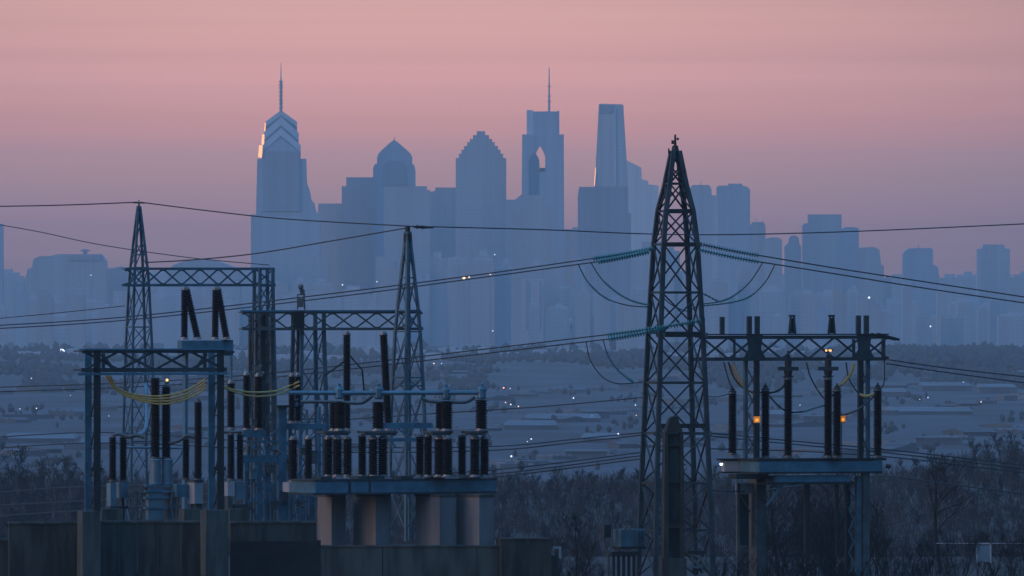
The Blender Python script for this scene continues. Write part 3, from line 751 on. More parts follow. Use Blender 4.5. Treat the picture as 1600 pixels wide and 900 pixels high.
low = [(513, 11, 1.6), (527, 12, 0.4), (543, 11, 1.6), (566, 10, 1.4), (583, 11, .5), (598, 12, .9), (656, 10, 1.5), (669, 10, .9), (686, 12, .5), (699, 13, .3), (722, 10, 1.4), (742, 12, .5), (757, 11, .9)]
ordn = 'first second third fourth fifth sixth seventh eighth ninth tenth eleventh twelfth thirteenth'.split()
for i, (x, w, dv) in enumerate(low):
    insulator(x, 683 if w > 10.5 else 679, 745, w, 898.3 + dv, 'black ribbed insulator standing on the pier platform, %s from the left in the lower tier' % ordn[i])
for x, y0, w, lb in ((458, 684, 10.5, 'left'), (482, 683, 9.5, 'right')):
    insulator(x, y0, 752, w, 900.3, '%s one of the two lone black insulators on the pale end box of the platform' % lb)
for i, (x0, x1) in enumerate(((506, 548), (570, 622), (673, 708), (732, 763))):
    F = Fr((x0 + x1) / 2, 898.3, 20)
    T = Thing('tier_plate', 'thin grey plate joining the lower and upper insulator tiers, %s from the left' % ordn[i], 'mounting plate', F.p((x0 + x1) / 2, 679, 0), SG)
    b = MB(); F.box(b, x0, x1, 673.5, 677, 0, 1.3); T.part('plate', b, 'steel_gray')
    b = MB(); F.box(b, x0 + 3, x1 - 3, 677, 680, .2, 1.1); T.part('channel', b, 'steel_blue')
up = [(521, 625, 10, 1.2), (531, 625, 14, .4), (591, 625, 14.5, .4), (687, 625, 10, 1.2), (698, 624, 14, .4), (752, 622, 14, .4)]
UP = []
for i, (x, y0, w, dv) in enumerate(up):
    UP.append(insulator(x, y0, 673, w, 898.3 + dv, 'black insulator in the upper tier over the pier platform, %s from the left' % ordn[i], cap=False))
for T, x, y in ((UP[1], 530, 599), (UP[2], 591.5, 599), (UP[4], 697, 600), (UP[5], 752.5, 599)):
    b = MB(); b.lathe(P(x, y + 25, 898.6), P(x, y + 5, 898.6), [(0, .2), (.15, .27), (.8, .27), (1, .16)], 10); T.part('bell_cap', b, 'steel_blue')
    b = MB(); b.lathe(P(x, y + 6, 898.6), P(x, y - 1, 898.6), [(0, .16), (.3, .16), (.35, .08), (.7, .1), (1, .03)], 8); T.part('finial', b, 'steel_blue')
def busbar(label, pts, r, m='steel_blue', cat='bus pipe', name='bus_pipe'):
    b = MB(); b.rings(pts, r, 8); return solo(name, label, cat, b, m, None, 'rigid pipes and busbars')
busbar('long straight blue pipe running level through the four bell caps', [P(452, 614, 898.5), P(600, 614, 898.5), P(748, 613.5, 898.5)], .13)
busbar('short grey pipe curving below the long blue pipe near its left end', curve_px([(470, 628, 899.5), (520, 628, 899.5), (560, 630, 899.5), (572, 626, 899.5), (582, 618, 899.5)]), .10, 'steel_gray')
busbar('short grey pipe curving below the long blue pipe near its right end', curve_px([(660, 622, 899.5), (672, 627, 899.5), (700, 628, 899.5), (728, 628, 899.5), (742, 620, 899.5)]), .10, 'steel_gray')

# ------------------------------------------------------------------ D: blue bus support steelwork behind
Yd = 904; FD = Fr(430, Yd, 20)
T = Thing('support_frame', 'blue steel frame crowded behind the front portal with a broad tall column', 'support frame', P(430, 815, Yd), SP)
b = MB(); FD.box(b, 436, 448, 637, 842, 0, .45); T.part('column', b, 'steel_blue')
b = MB(); FD.box(b, 433, 472, 633, 637, -.1, .5); T.part('head_plate', b, 'steel')
for x0, x1, y0, y1, v in ((450, 510, 662, 671, .1), (592, 675, 662, 671, 2), (380, 416, 672, 683, .1), (380, 450, 711, 723, .1), (380, 436, 688, 691, .2), (448, 470, 690, 696, .2), (595, 650, 686, 691, 1.5)):
    b = MB(); FD.box(b, x0, x1, y0, y1, v, v + .35); T.part('crossbeam', b, 'steel_blue')
for x0, x1, y0 in ((383, 387, 723), (402, 409, 723), (414, 418, 683), (424, 427, 756), (453, 458, 765), (465, 470, 752), (472, 476, 770), (484, 490, 765), (393, 396, 750), (497, 501, 636), (505, 508, 672), (444, 447, 636), (479, 481, 640), (419, 421, 700)):
    b = MB(); FD.box(b, x0, x1, y0, 842, .15, .4); T.part('column', b, 'steel_blue')
b = MB()
for (x0, y0, x1, y1) in ((448, 664, 470, 702), (470, 702, 510, 664), (383, 724, 402, 760), (402, 724, 383, 760), (383, 770, 402, 810), (402, 770, 383, 810), (409, 740, 436, 790), (436, 740, 409, 790),
                         (448, 720, 478, 770), (478, 720, 448, 770), (416, 690, 436, 708), (592, 668, 618, 700), (648, 690, 620, 670), (453, 775, 484, 812), (484, 775, 453, 812), (419, 684, 436, 668)):
    b.bar(FD.p(x0, y0, .2), FD.p(x1, y1, .2), .09, .09)
T.part('bracing', b, 'steel_blue')
for x, y, w_, h_ in ((397, 741, 9, 14), (424, 733, 10, 12), (458, 727, 12, 16), (474, 706, 8, 10), (492, 715, 9, 20), (446, 776, 10, 18), (497, 786, 8, 16), (398, 660, 8, 9), (430, 790, 9, 12)):
    b = MB(); FD.box(b, x - w_ / 2, x + w_ / 2, y - h_ / 2, y + h_ / 2, -.25, .12); FD.box(b, x - w_ / 2 - 1, x + w_ / 2 + 1, y - h_ / 2 - 1, y - h_ / 2, -.3, .14); T.part('junction_box', b, 'tank' if int(x) % 2 else 'steel_gray')
insulator(404, 585, 672, 10, 904, 'thick black bushing standing on the blue frame at the foot of the centre gantry column')
insulator(385, 583, 672, 8.5, 904.5, 'thinner black bushing standing beside the thick one on the blue frame')
insulator(456, 585, 661, 8, 903.2, 'left of two black insulators in front of the second gantry column')
insulator(465.5, 585, 661, 8, 903.6, 'right of two black insulators in front of the second gantry column')
rnd = random.Random(11)
for i, (x, y, lb) in enumerate(((395, 698, 'first'), (392, 790, 'second'), (428, 700, 'third'), (470, 788, 'fourth'), (462, 632, 'fifth'), (404, 577, 'sixth'))):
    T = Thing('operating_mechanism', 'small drive box with rods and bolts in the blue frame, %s of the clutter' % lb, 'drive mechanism', P(x, y + 8, 903.4), 'drive mechanisms in the blue frame')
    b = MB(); c = P(x, y, 903.4); b.box(c - Vector((.14, .1, .12)), c + Vector((.14, .1, .16))); T.part('box', b, 'steel_gray' if i % 2 else 'steel_blue')
    b = MB()
    for k in range(7):
        q = c + Vector((rnd.uniform(-.35, .35), rnd.uniform(-.1, .1), rnd.uniform(-.35, .3))); b.bar(c, q, .05); b.sphere(q, .08, 6, 4)
    T.part('linkage', b, 'steel_gray')

# ------------------------------------------------------------------ breakers at the left
BG = 'circuit breakers behind the front portal'
def bush(T, x, y0, y1, w, Y, cap=True):
    s = Y / FPX; b = MB(); a, c = P(x, y1, Y), P(x, y0, Y); ribbed(b, a, c, w * s / 2 * 1.15); o = T.part('bushing', b, 'porc')
    b = MB(); r = w * s / 2; b.lathe(a - Vector((0, 0, .12)), a + Vector((0, 0, .06)), [(0, r * 1.35), (.5, r * 1.35), (.6, r), (1, r)], 10); T.sub('flange', b, 'steel_gray', o)
    if cap:
        b = MB(); b.lathe(c - Vector((0, 0, .03)), c + Vector((0, 0, .24)), [(0, r * .9), (.5, r * .8), (.55, r * .35), (1, r * .3)], 8); T.sub('terminal', b, 'steel_gray', o)
Yb = 901
T = Thing('circuit_breaker', 'small breaker with two short bushings beside the left portal post', 'circuit breaker', P(184, 800, Yb), BG)
bush(T, 176, 683, 750, 10, Yb); bush(T, 192.5, 683, 750, 10, Yb + .4)
F = Fr(184, Yb - .2, 30)
b = MB(); F.box(b, 173, 182, 755, 791, 0, .5); T.part('tank', b, 'tank')
b = MB(); F.box(b, 188, 200, 754, 778, .2, .8); T.part('tank', b, 'tank')
b = MB(); F.box(b, 172, 204, 791, 795, 0, .6); T.part('frame', b, 'steel'); b = MB(); F.box(b, 174, 178, 795, 815, .1, .3); F.box(b, 190, 194, 778, 815, .3, .5); T.part('leg', b, 'steel')
T = Thing('circuit_breaker', 'large breaker with two tall bushings on twin round tanks inside the portal', 'circuit breaker', P(250, 815, Yb), BG)
bush(T, 242.5, 590, 714, 13, Yb, False); bush(T, 259.5, 604, 714, 12.5, Yb + .3)
for x, dy in ((242.5, 0), (261, .3)):
    b = MB(); b.lathe(P(x, 757, Yb + dy), P(x, 716, Yb + dy), [(0, .36), (.05, .37), (.07, .33), (.9, .33), (.92, .37), (1, .3)], 14); T.part('tank', b, 'tank')
F = Fr(252, Yb - .3, 25)
b = MB(); F.box(b, 232, 256, 762, 812, 0, .6); F.box(b, 262, 276, 770, 812, .2, .7); T.part('lower_tank', b, 'tank')
b = MB()
for y in (757, 766, 776, 792): F.box(b, 228, 280, y, y + 3.2, -.06, .8)
T.part('flange_ring', b, 'steel_blue')
b = MB()
rnd = random.Random(3)
for x in (204, 214, 222, 270, 278):
    b.rings([P(x, 768, Yb - .3), P(x + rnd.uniform(-3, 3), 790, Yb - .3), P(x + rnd.uniform(-4, 4), 815, Yb - .3)], .06, 6)
b.bar(P(200, 791, Yb - .4), P(234, 791, Yb - .4), .1); b.bar(P(200, 772, Yb - .4), P(230, 776, Yb - .4), .07)
T.part('pipework', b, 'steel_gray')
for x, y in ((205, 764), (222, 764)):
    b = MB(); b.rings([P(x, y, Yb - .6), P(x, y, Yb + .1)], .24, 12); T.part('pump_housing', b, 'steel_gray')
T = Thing('circuit_breaker', 'breaker with pale tank under one tall and one short bushing', 'circuit breaker', P(308, 800, Yb), BG)
bush(T, 309.5, 628, 748, 10.5, Yb); bush(T, 290.5, 686, 747, 9.5, Yb + .5)
F = Fr(309, Yb - .3, 35)
b = MB(); F.box(b, 304, 317, 753, 787, 0, .75); T.part('tank', b, 'pale'); b = MB(); F.box(b, 303, 318, 750, 753, -.05, .8); T.part('lid', b, 'steel')
b = MB(); F.box(b, 306, 315, 787, 797, .1, .6); T.part('base', b, 'steel'); b = MB(); F.box(b, 276, 295, 757, 777, .6, 1.2); T.part('side_tank', b, 'steel_blue')
T = Thing('circuit_breaker', 'breaker with two short bushings and a white box just right of the portal', 'circuit breaker', P(372, 800, Yb), BG)
bush(T, 360.5, 679, 748, 9.5, Yb); bush(T, 375, 679, 748, 9.5, Yb + .2)
F = Fr(366, Yb - .2, 25)
b = MB(); F.box(b, 356, 367, 753, 775, 0, .5); T.part('cabinet', b, 'pale'); b = MB(); F.box(b, 369, 382, 753, 780, .1, .6); T.part('tank', b, 'tank')
b = MB(); F.box(b, 356, 364, 776, 795, 0, .4); T.part('base', b, 'steel_gray'); b = MB(); F.box(b, 366, 386, 788, 795, 0, .6); T.part('frame', b, 'steel')
insulator(361, 596, 671, 9.5, 901.5, 'black insulator with a yellow cable over its top, right of the front portal')
busbar('knobbly bus joining the tops of the two short left bushings', curve_px([(174, 681, 901), (186, 678, 901), (200, 683, 901), (214, 680, 901), (226, 684, 901)]), .11, 'steel_gray')
busbar('bent pipe dropping from the back spire to the left bus', curve_px([(228, 600, 925), (229, 650, 920), (227, 670, 910), (216, 682, 901.5)]), .10, 'steel_blue')
busbar('sloping connector from the tall bushings to the short one by the right post', curve_px([(264, 693, 901), (280, 688, 901), (292, 681, 901), (304, 684, 901)]), .11, 'steel_gray')
busbar('short level bus right of the portal over the small bushings', [P(350, 675, 901), P(366, 675, 901), P(378, 674, 901)], .10, 'steel_gray')
busbar('thin level pipe between the portal posts low behind the breakers', [P(196, 699, 905), P(290, 700, 905)], .07, 'steel_blue')

# ------------------------------------------------------------------ main lattice tower
Ym = 890
T = Thing('transmission_tower', 'tall dark lattice tower carrying teal insulator strings, tallest in the yard', 'lattice tower', P(1055, 900, Ym), None)
pt = pylon(T, 1055.5, [(236, 6), (290, 17), (330, 27.5), (382, 34), (457, 38.5), (523, 42.5), (598, 46), (677, 49.5), (755, 53), (900, 58)], Ym, 16, 'steel', 0.25,
      rings=[236, 262, 287, 330, 382, 457, 523, 598, 677, 755, 828, 900], xs=[287, 330, 382, 457, 520, 598, 677, 755, 828], brw=0.085, full=True)
b = MB()
for y in (330, 382, 523, 665):
    b = MB(); b.bar(pt(-1, -1, y), pt(1, -1, y), .22, .26); T.part('cross_arm', b, 'steel_black')
b = MB(); b.lathe(P(1055, 238, Ym), P(1055, 210, Ym), [(0, .24), (.35, .17), (.4, .08), (1, .05)], 8); b.bar(P(1049, 220, Ym), P(1056, 220.5, Ym), .07); b.bar(P(1045, 240, Ym), P(1045, 232, Ym), .09); b.sphere(P(1051, 223, Ym), .09, 6, 4); b.sphere(P(1059, 217, Ym), .08, 6, 4); T.part('peak_fitting', b, 'steel_black')
b = MB()
rnd = random.Random(8)
for k in range(34):     # step bolts and cleats along the front legs
    y = 300 + k * 17.5
    for i in (-1, 1): b.bar(pt(i, -1, y) - Vector((.16, 0, 0)), pt(i, -1, y) + Vector((.16, 0, 0)), .035)
T.part('step_bolts', b, 'steel_black')
b = MB()
for i, y in ((1, 523), (-1, 523), (1, 677), (-1, 677), (1, 382)):
    q = pt(i, -1, y); b.box(q - Vector((.28, .1, .12)), q + Vector((.28, .1, .12)))
T.part('splice_plate', b, 'steel_gray')

TG = 'strings of teal glass discs on the tall lattice tower'
def string(label, p, q, sag, n, r=0.16, m='glass', rod=True):
    """disc insulator string between two photo points with a small sag (px)"""
    T = Thing('insulator_string', label, 'insulator string', P(*q), TG)
    pts = [(p[0] + (q[0] - p[0]) * i / 12, p[1] + (q[1] - p[1]) * i / 12 + sag * 4 * (i / 12) * (1 - i / 12), p[2] + (q[2] - p[2]) * i / 12) for i in range(13)]
    W = [P(*a) for a in pts]
    b = MB(); b.rings(W, .035, 6); T.part('link_rod', b, 'wire')
    b = MB()
    n = int(n * .8)
    for i in range(n):
        t = (i + .5) / n * 12; k = int(t); c = W[k] + (W[min(k + 1, 12)] - W[k]) * (t - k); d = (W[min(k + 1, 12)] - W[k]).normalized()
        b.lathe(c - d * .05, c + d * .05, [(0, r * .35), (.3, r), (.6, r * .95), (1, r * .3)], 9)
    T.part('glass_discs', b, m)
string('upper of the two teal strings pulling left from the tower waist', (1021, 388, Ym - 1), (926, 404, Ym - 2), 1.0, 30)
string('lower of the two teal strings pulling left from the tower waist', (1014, 393, Ym - 2), (934, 409, Ym - 3), 1.0, 26)
string('upper of the two teal strings pulling right from the tower waist', (1098, 382, Ym), (1186, 399, Ym), .8, 28)
string('lower of the two teal strings pulling right from the tower waist', (1092, 390, Ym - 2), (1186, 409, Ym - 2), 1.0, 28)
string('upper teal string across the middle of the tower, pulling left', (1096, 501, Ym - 2.4), (948, 523, Ym - 3), 1.2, 42)
string('lower teal string across the middle of the tower, pulling left', (1040, 513, Ym - 2.6), (950, 530, Ym - 3.4), 1.2, 28)

WG = 'overhead conductors and jumpers'
def wire(label, pts, r=0.04, m='wire', name='power_line', cat='power line', k=40, n=5):
    b = MB(); b.rings(curve_px(pts, k), r, n)
    return solo(name, label, cat, b, m, None, WG)
def jumper(label, pts, beads=()):
    T = Thing('jumper_cable', label, 'jumper cable', P(*pts[0]), WG)
    W = curve_px(pts, 30); b = MB(); b.rings(W, .035, 5); T.part('cable', b, 'wire')
    if beads:
        b = MB()
        for t0, t1, n in beads:
            for i in range(n):
                t = (t0 + (t1 - t0) * i / max(1, n - 1)) * (len(W) - 1); k = min(int(t), len(W) - 2); c = W[k] + (W[k + 1] - W[k]) * (t - k); d = (W[k + 1] - W[k]).normalized()
                b.lathe(c - d * .04, c + d * .04, [(0, .03), (.35, .085), (.7, .08), (1, .03)], 7)
        T.part('beads', b, 'glass')
    return T
Yj = Ym - 2.5
jumper('outer left loop hanging under the upper left teal strings', [(903, 412, Yj), (918, 440, Yj), (945, 465, Yj), (980, 477, Yj), (1016, 480, Yj)], [(.30, .55, 12)])
jumper('inner left loop hanging under the upper left teal strings', [(923, 410, Yj), (940, 436, Yj), (965, 458, Yj), (990, 471, Yj), (1016, 477, Yj)], [(.3, .95, 26)])
jumper('inner right loop hanging under the upper right teal strings', [(1192, 410, Yj), (1172, 440, Yj), (1148, 461, Yj), (1125, 471, Yj), (1096, 475, Yj)], [(.4, .75, 14)])
jumper('outer right loop hanging under the upper right teal strings', [(1211, 413, Yj), (1196, 440, Yj), (1172, 463, Yj), (1140, 473, Yj), (1094, 478, Yj)], [(.45, .95, 16)])
jumper('beaded loop crossing inside the tower behind its waist', [(1036, 465, Ym + .5), (1052, 478, Ym + .5), (1075, 486, Ym + .5), (1092, 474, Ym + .5), (1094, 458, Ym + .5), (1122, 471, Ym)], [(.7, 1, 10)])
jumper('outer left loop hanging under the middle teal strings', [(916, 534, Yj), (922, 562, Yj), (940, 588, Yj), (962, 599, Yj), (985, 599, Yj), (1004, 597, Yj)], [])
jumper('inner left loop hanging under the middle teal strings', [(942, 530, Yj), (950, 556, Yj), (965, 578, Yj), (982, 592, Yj), (990, 597, Yj)], [(.25, .9, 20)])

wire('thin top wire from the left edge to the tip of the left spire', [(-30, 323, 948), (100, 320.5, 941), (215, 316, 935)])
wire('thin wire from the left spire tip sagging down to the centre spire tip', [(219, 316, 935), (330, 330, 930), (450, 342.5, 925), (640, 353.5, 915)])
wire('thin wire from the centre spire tip behind the tower to the right edge', [(640, 353.5, 915), (850, 359, 930), (1010, 365.5, 945), (1150, 366.5, 960), (1350, 361, 980), (1640, 348, 1000)])
T = Thing('wire_clamp', 'dark clamp on the wire just right of the centre spire tip', 'clamp', P(655, 355, 915), WG)
b = MB(); b.rings([P(646, 354.2, 915), P(662, 355, 916), P(677, 355.6, 917)], [.06, .10, .05], 7); T.part('clamp_body', b, 'steel_black'); b = MB(); b.sphere(P(652, 354.5, 915), .12, 6, 4); b.sphere(P(660, 355, 915.5), .12, 6, 4); T.part('bolts', b, 'steel_black')
wire('faint wire sagging from the left edge behind the left spire', [(-20, 348, 1010), (60, 362, 1000), (160, 383, 985), (300, 403, 960), (420, 414, 945)], .03)
wire('wire falling left from the centre spire tip towards the back gantry', [(636, 356, 915), (520, 376, 920), (400, 396, 925), (300, 406, 930), (228, 410, 935)])
wire('upper long conductor from the left edge to the upper left teal string', [(-30, 510, 960), (200, 495, 945), (500, 461, 920), (750, 429, 905), (926, 404, 888)])
wire('lower long conductor from the left edge to the upper left teal string', [(-30, 515, 959), (200, 500, 944), (500, 467, 919), (750, 434, 904), (934, 409, 887)])
wire('faint short conductor left of the left spire above the long pair', [(-30, 500, 1010), (80, 490, 1000), (195, 478, 990)], .03)
wire('upper conductor from the left edge behind the portal to the middle teal string', [(-30, 606, 970), (200, 598, 955), (400, 585, 935), (650, 558, 912), (948, 523, 887)])
wire('lower conductor from the left edge behind the portal to the middle teal string', [(-30, 613, 970), (200, 605, 955), (400, 592, 935), (650, 565, 912), (950, 530, 887)])
wire('single conductor rising to the tower below the middle strings', [(430, 663, 940), (650, 648, 925), (850, 635, 910), (1003, 621, 893)])
wire('thin conductor leaving the tower right to the first right insulator', [(1100, 618, 893), (1120, 620, 900), (1143, 614, 903)], .03)
wire('upper of two conductors meeting the tower at the third ring', [(-30, 685, 980), (180, 676, 965), (500, 697, 930), (760, 698, 910), (900, 686, 895), (1003, 676, 890)])
wire('lower of two conductors meeting the tower at the third ring', [(-30, 702, 980), (180, 692, 965), (500, 706, 930), (760, 704, 910), (900, 691, 895), (1003, 680, 890)])
wire('upper low conductor in front of the wooded hill left of the tower', [(-30, 772, 985), (125, 761, 970), (450, 752, 940), (760, 735, 912), (1001, 707, 891)])
wire('middle low conductor in front of the wooded hill left of the tower', [(-30, 791, 985), (125, 783, 970), (450, 765, 940), (760, 742, 912), (1001, 712, 891)])
wire('lowest conductor in front of the wooded hill left of the tower', [(-30, 808, 985), (125, 798, 970), (450, 776, 940), (760, 747, 912), (1001, 717, 891)])
wire('upper conductor from the right teal strings to the right edge', [(1186, 399, 890), (1300, 418, 900), (1450, 441, 915), (1640, 470, 935)])
wire('lower conductor from the right teal strings to the right edge', [(1186, 409, 888), (1300, 427, 898), (1450, 451, 913), (1640, 479, 933)])
wire('upper conductor leaving the right gantry end to the right edge', [(1389, 562, 905), (1480, 575, 915), (1640, 593, 935)])
wire('lower conductor leaving the right gantry end to the right edge', [(1385, 568, 905), (1480, 582, 915), (1640, 603, 935)])
wire('upper low conductor passing behind the right insulators', [(1105, 676, 893), (1250, 690, 915), (1400, 704, 930), (1640, 731, 950)])
wire('middle low conductor passing behind the right insulators', [(1105, 681, 893), (1250, 695, 915), (1400, 709, 930), (1640, 737, 950)])
wire('lower conductor passing behind the right insulators', [(1105, 701, 893), (1250, 705, 915), (1400, 715, 930), (1640, 744, 950)])
wire('lowest lone conductor crossing the dark trees at the right', [(1100, 765, 893), (1180, 767, 900), (1360, 745, 930), (1450, 752, 940), (1640, 778, 955)])

# ------------------------------------------------------------------ yellow cables
CG_ = 'yellowed flexible cables'
def cable(label, pts, r=.055, m='cable'):
    b = MB(); b.rings(curve_px(pts, 36), r, 6); return solo('flexible_cable', label, 'cable', b, m, None, CG_)
for i, (dy, dx, lb) in enumerate(((0, 0, 'topmost'), (5, -1, 'second from the top'), (10, 2, 'second from the bottom'), (15, 6, 'lowest'))):
    cable('%s yellow cable slung under the front portal beam' % lb, [(166 + dx, 587, 889.5), (182 + dx, 606 + dy * .5, 889.5), (210 + dx, 616 + dy * .6, 889.6), (245, 619 + dy * .8, 889.7), (280 - dx, 614 + dy, 889.8), (306, 602 + dy, 890), (321, 592 + dy * .9, 890)], .052)
for i, (dy, lb) in enumerate(((0, 'upper'), (6, 'lower'))):
    cable('%s yellow cable from the portal right post to the blue frame' % lb, [(348, 603 + dy * .4, 894), (365, 609 + dy * .5, 896), (395, 613 + dy, 899), (430, 611 + dy, 902), (450, 604 + dy, 903), (468, 596 + dy, 903)], .055)
cable('pale thin cable looping beside the left portal post', [(194, 600, 895), (202, 615, 895), (216, 622, 895), (232, 618, 896)], .045, 'steel_gray')
T = Thing('marker_lamp', 'tiny lit warm lamp on top of the tall right bushing inside the portal', 'lamp', P(261, 597, 900.8), None)
b = MB(); b.sphere(P(261, 594, 900.8), .085, 8, 5); T.part('bulb', b, 'warm'); b = MB(); b.lathe(P(261, 600, 900.8), P(261, 596, 900.8), [(0, .12), (1, .1)], 8); T.part('socket', b, 'steel')

# ------------------------------------------------------------------ G: right-hand gantry and its platform
Yg = 898; FG = Fr(1250, Yg, 17)
T = Thing('lattice_gantry', 'right gantry crowned with upright stub posts, left end reaching behind the tall tower', 'gantry', P(1250, 716, Yg), SP)
truss(T, FG, 1096, 1388, 527, 561, 1.2, 7, 0.2, 'steel', xb0=1080, xb1=1386)
b = MB(); a, c = FG.p(1372, 522, -.02), FG.p(1406, 531, -.02); b.bar(a, c, .2, .14); b.bar(a + FG.w * 1.2, c + FG.w * .6, .2, .14); FG.box(b, 1072, 1390, 521.5, 523.5, -.08, .28); T.part('beam_flange', b, 'steel_black')
for x0, x1 in ((1163, 1195), (1336, 1366)):
    b = MB(); v = [FG.p(x, y, -.03) for x, y in ((x0 + 3, 522), (x1 - 3, 522), (x1 - 6, 545), (x1 + 3, 563), (x0 - 3, 563), (x0 + 6, 545))]
    b.add(v + [q + FG.w * .06 for q in v], [tuple(range(6)), tuple(range(11, 5, -1))] + [(i, (i + 1) % 6, (i + 1) % 6 + 6, i + 6) for i in range(6)]); T.part('gusset_plate', b, 'steel')
for x, w, y0, mm_, v in ((1166, 5, 562, 'steel_mid', .5), (1183, 7.5, 562, 'steel_black', .1), (1346.5, 7.5, 562, 'steel_black', .1), (1358, 5.5, 562, 'steel_mid', .5)):
    b = MB(); FG.box(b, x - w / 2, x + w / 2, y0, 716, v, v + .3); T.part('post', b, mm_)
b = MB()
for x0, x1 in ((1167, 1183), (1347, 1358)):
    for k in range(4): b.bar(FG.p(x0, 575 + 34 * k, .3), FG.p(x1, 609 + 34 * k, .3), .06); b.bar(FG.p(x1, 575 + 34 * k, .3), FG.p(x0, 609 + 34 * k, .3), .06)
T.part('post_lacing', b, 'steel_gray')
b = MB(); FG.box(b, 1379.5, 1384.5, 530, 561, 0, .2); FG.box(b, 1146, 1149, 530, 560, 0, .15); FG.box(b, 1333, 1337, 530, 560, 0, .15); T.part('end_strut', b, 'steel')
for x, w, y0 in ((1098, 6, 497), (1129, 6, 495), (1171.5, 6.5, 494), (1184, 6.5, 494), (1343, 6.5, 493), (1355.5, 6.5, 493)):
    b = MB(); FG.box(b, x - w / 2, x + w / 2, y0, 522, .1, .38); T.part('stub_post', b, 'steel')
for x in (1238, 1300):
    b = MB(); F = FG
    for dx, m_ in ((-5, 0), (5, 0)): b.bar(F.p(x + dx, 522, .2), F.p(x + dx * .45, 493, .2), .13, .2)
    F.box(b, x - 4, x + 5, 492, 495, .1, .35); F.box(b, x - 3.5, x + 4.5, 497, 521, .3, .4); T.part('peaked_stub', b, 'steel')
T = Thing('steel_platform', 'right blue steel platform with a pale left end, on tall legs above the brush', 'platform', P(1250, 885, Yg), None)
FH = Fr(1280, Yg - .4, 24)
b = MB(); FH.box(b, 1186, 1380, 720.5, 737, .03, 2.7); T.part('beam', b, 'steel_blue')
b = MB(); FH.box(b, 1184, 1386, 716, 720, 0, 2.76); FH.box(b, 1184, 1380, 737, 740, 0, 2.76); T.part('flange', b, 'steel_black')
F2 = Fr(1150, Yg + .6, 8)
b = MB(); F2.box(b, 1132, 1178, 720.3, 736.8, 0, 1.2); T.part('lit_end_face', b, 'pale', 'left end face coloured dull pale grey as lit'); b = MB(); F2.box(b, 1124, 1184, 716.5, 720, -.05, 1.25); F2.box(b, 1128, 1180, 737, 739.5, -.05, 1.25); T.part('end_flange', b, 'steel_black')  # pale colour stands for light falling on this left end
b = MB(); b.rings([P(1174, 727, Yg - .5), P(1186, 728, Yg - .5)], .15, 8); b.rings([P(1384, 728, Yg), P(1392, 729, Yg)], .13, 8); T.part('clamp', b, 'steel_black')
b = MB(); FH.box(b, 1212, 1330, 743, 753, .2, 1.5); T.part('lower_beam', b, 'steel_blue'); b = MB(); FH.box(b, 1198, 1336, 753, 757, .1, 1.6); FH.box(b, 1150, 1200, 740, 748, .5, 1.6); T.part('lower_flange', b, 'steel_black')
F3 = Fr(1183, Yg, 35)
b = MB(); F3.box(b, 1182, 1197, 741, 900, 0, .75); T.part('leg', b, 'steel_gray')
b = MB(); F3.box(b, 1152, 1182, 755, 772, .3, .5); T.part('side_frame', b, 'pale'); b = MB(); F3.box(b, 1152, 1156, 755, 890, .3, .45); b.bar(F3.p(1154, 770, .25), F3.p(1172, 800, .25), .08); T.part('side_strut', b, 'steel_gray')
b = MB(); F3.box(b, 1156, 1170, 772, 852, .35, .6); T.part('side_panel', b, 'steel_black')
b = MB(); FH.box(b, 1340, 1347, 745, 910, .3, .6); T.part('leg', b, 'steel_mid'); b = MB(); FH.box(b, 1324, 1330, 757, 910, .9, 1.2); T.part('leg', b, 'steel_black')
b = MB()
for k in range(4): b.bar(FH.p(1327, 762 + 34 * k, .8), FH.p(1343, 796 + 34 * k, .5), .08); b.bar(FH.p(1343, 762 + 34 * k, .5), FH.p(1327, 796 + 34 * k, .8), .08)
b.bar(FH.p(1330, 760, .6), FH.p(1308, 745, .4), .12); b.bar(FH.p(1197, 790, .3), FH.p(1222, 758, .3), .12); T.part('leg_bracing', b, 'steel_mid')
b = MB(); FH.box(b, 1350, 1360, 740, 910, .2, .6); T.part('leg', b, 'steel_gray')
b = MB(); FH.box(b, 1259, 1266, 757, 880, .5, .8); T.part('drain_pipe', b, 'steel_black'); b = MB(); FH.box(b, 1307, 1310, 757, 870, .4, .6); T.part('conduit', b, 'steel_black')
for x, y0, y1, lb in ((1144.5, 612, 708, 'leftmost ribbed insulator on the right platform'), (1196, 608, 712, 'ribbed insulator just right of the black left gantry post'),
                      (1308, 608, 712, 'ribbed insulator beside the pale orange marker'), (1371.5, 607, 712, 'rightmost ribbed insulator on the right platform')):
    T = insulator(x, y0, y1 + 3, 10, Yg - .2, lb, capm='steel_gray')
    b = MB(); b.lathe(P(x, y0 + 1, Yg - .2), P(x, y0 - 9, Yg - .2), [(0, .2), (.2, .23), (.35, .12), (.55, .16), (.7, .06), (1, .05)], 8); b.bar(P(x - 6, y0 + 2, Yg - .2), P(x + 6, y0 + 2, Yg - .2), .06)
    T.part('terminal', b, 'steel_black')
for x, y0, y1, lb in ((1231.5, 590, 712, 'left of two tall insulators topped by a level T bar'), (1294, 590, 712, 'right of two tall insulators topped by a level T bar')):
    T = insulator(x, y0, y1 + 3, 10, Yg - .1, lb, capm='steel_gray')
    b = MB(); b.box(P(x - 15.5, 579, Yg - .3), P(x + 16, 573, Yg + .1)); T.part('cross_plate', b, 'steel')
    b = MB(); b.lathe(P(x, y0 + 1, Yg - .1), P(x, 579, Yg - .1), [(0, .18), (1, .26)], 8); b.bar(P(x - 8, 589, Yg - .1), P(x + 8, 588, Yg - .1), .09); T.part('neck', b, 'steel_black')
    b = MB(); b.lathe(P(x, 573, Yg - .1), P(x, 548, Yg - .1), [(0, .2), (.45, .2), (.5, .09), (.7, .13), (.75, .07), (1, .06)], 8); T.part('riser', b, 'steel_black')
YG = 'amber marker boxes on the right platform'
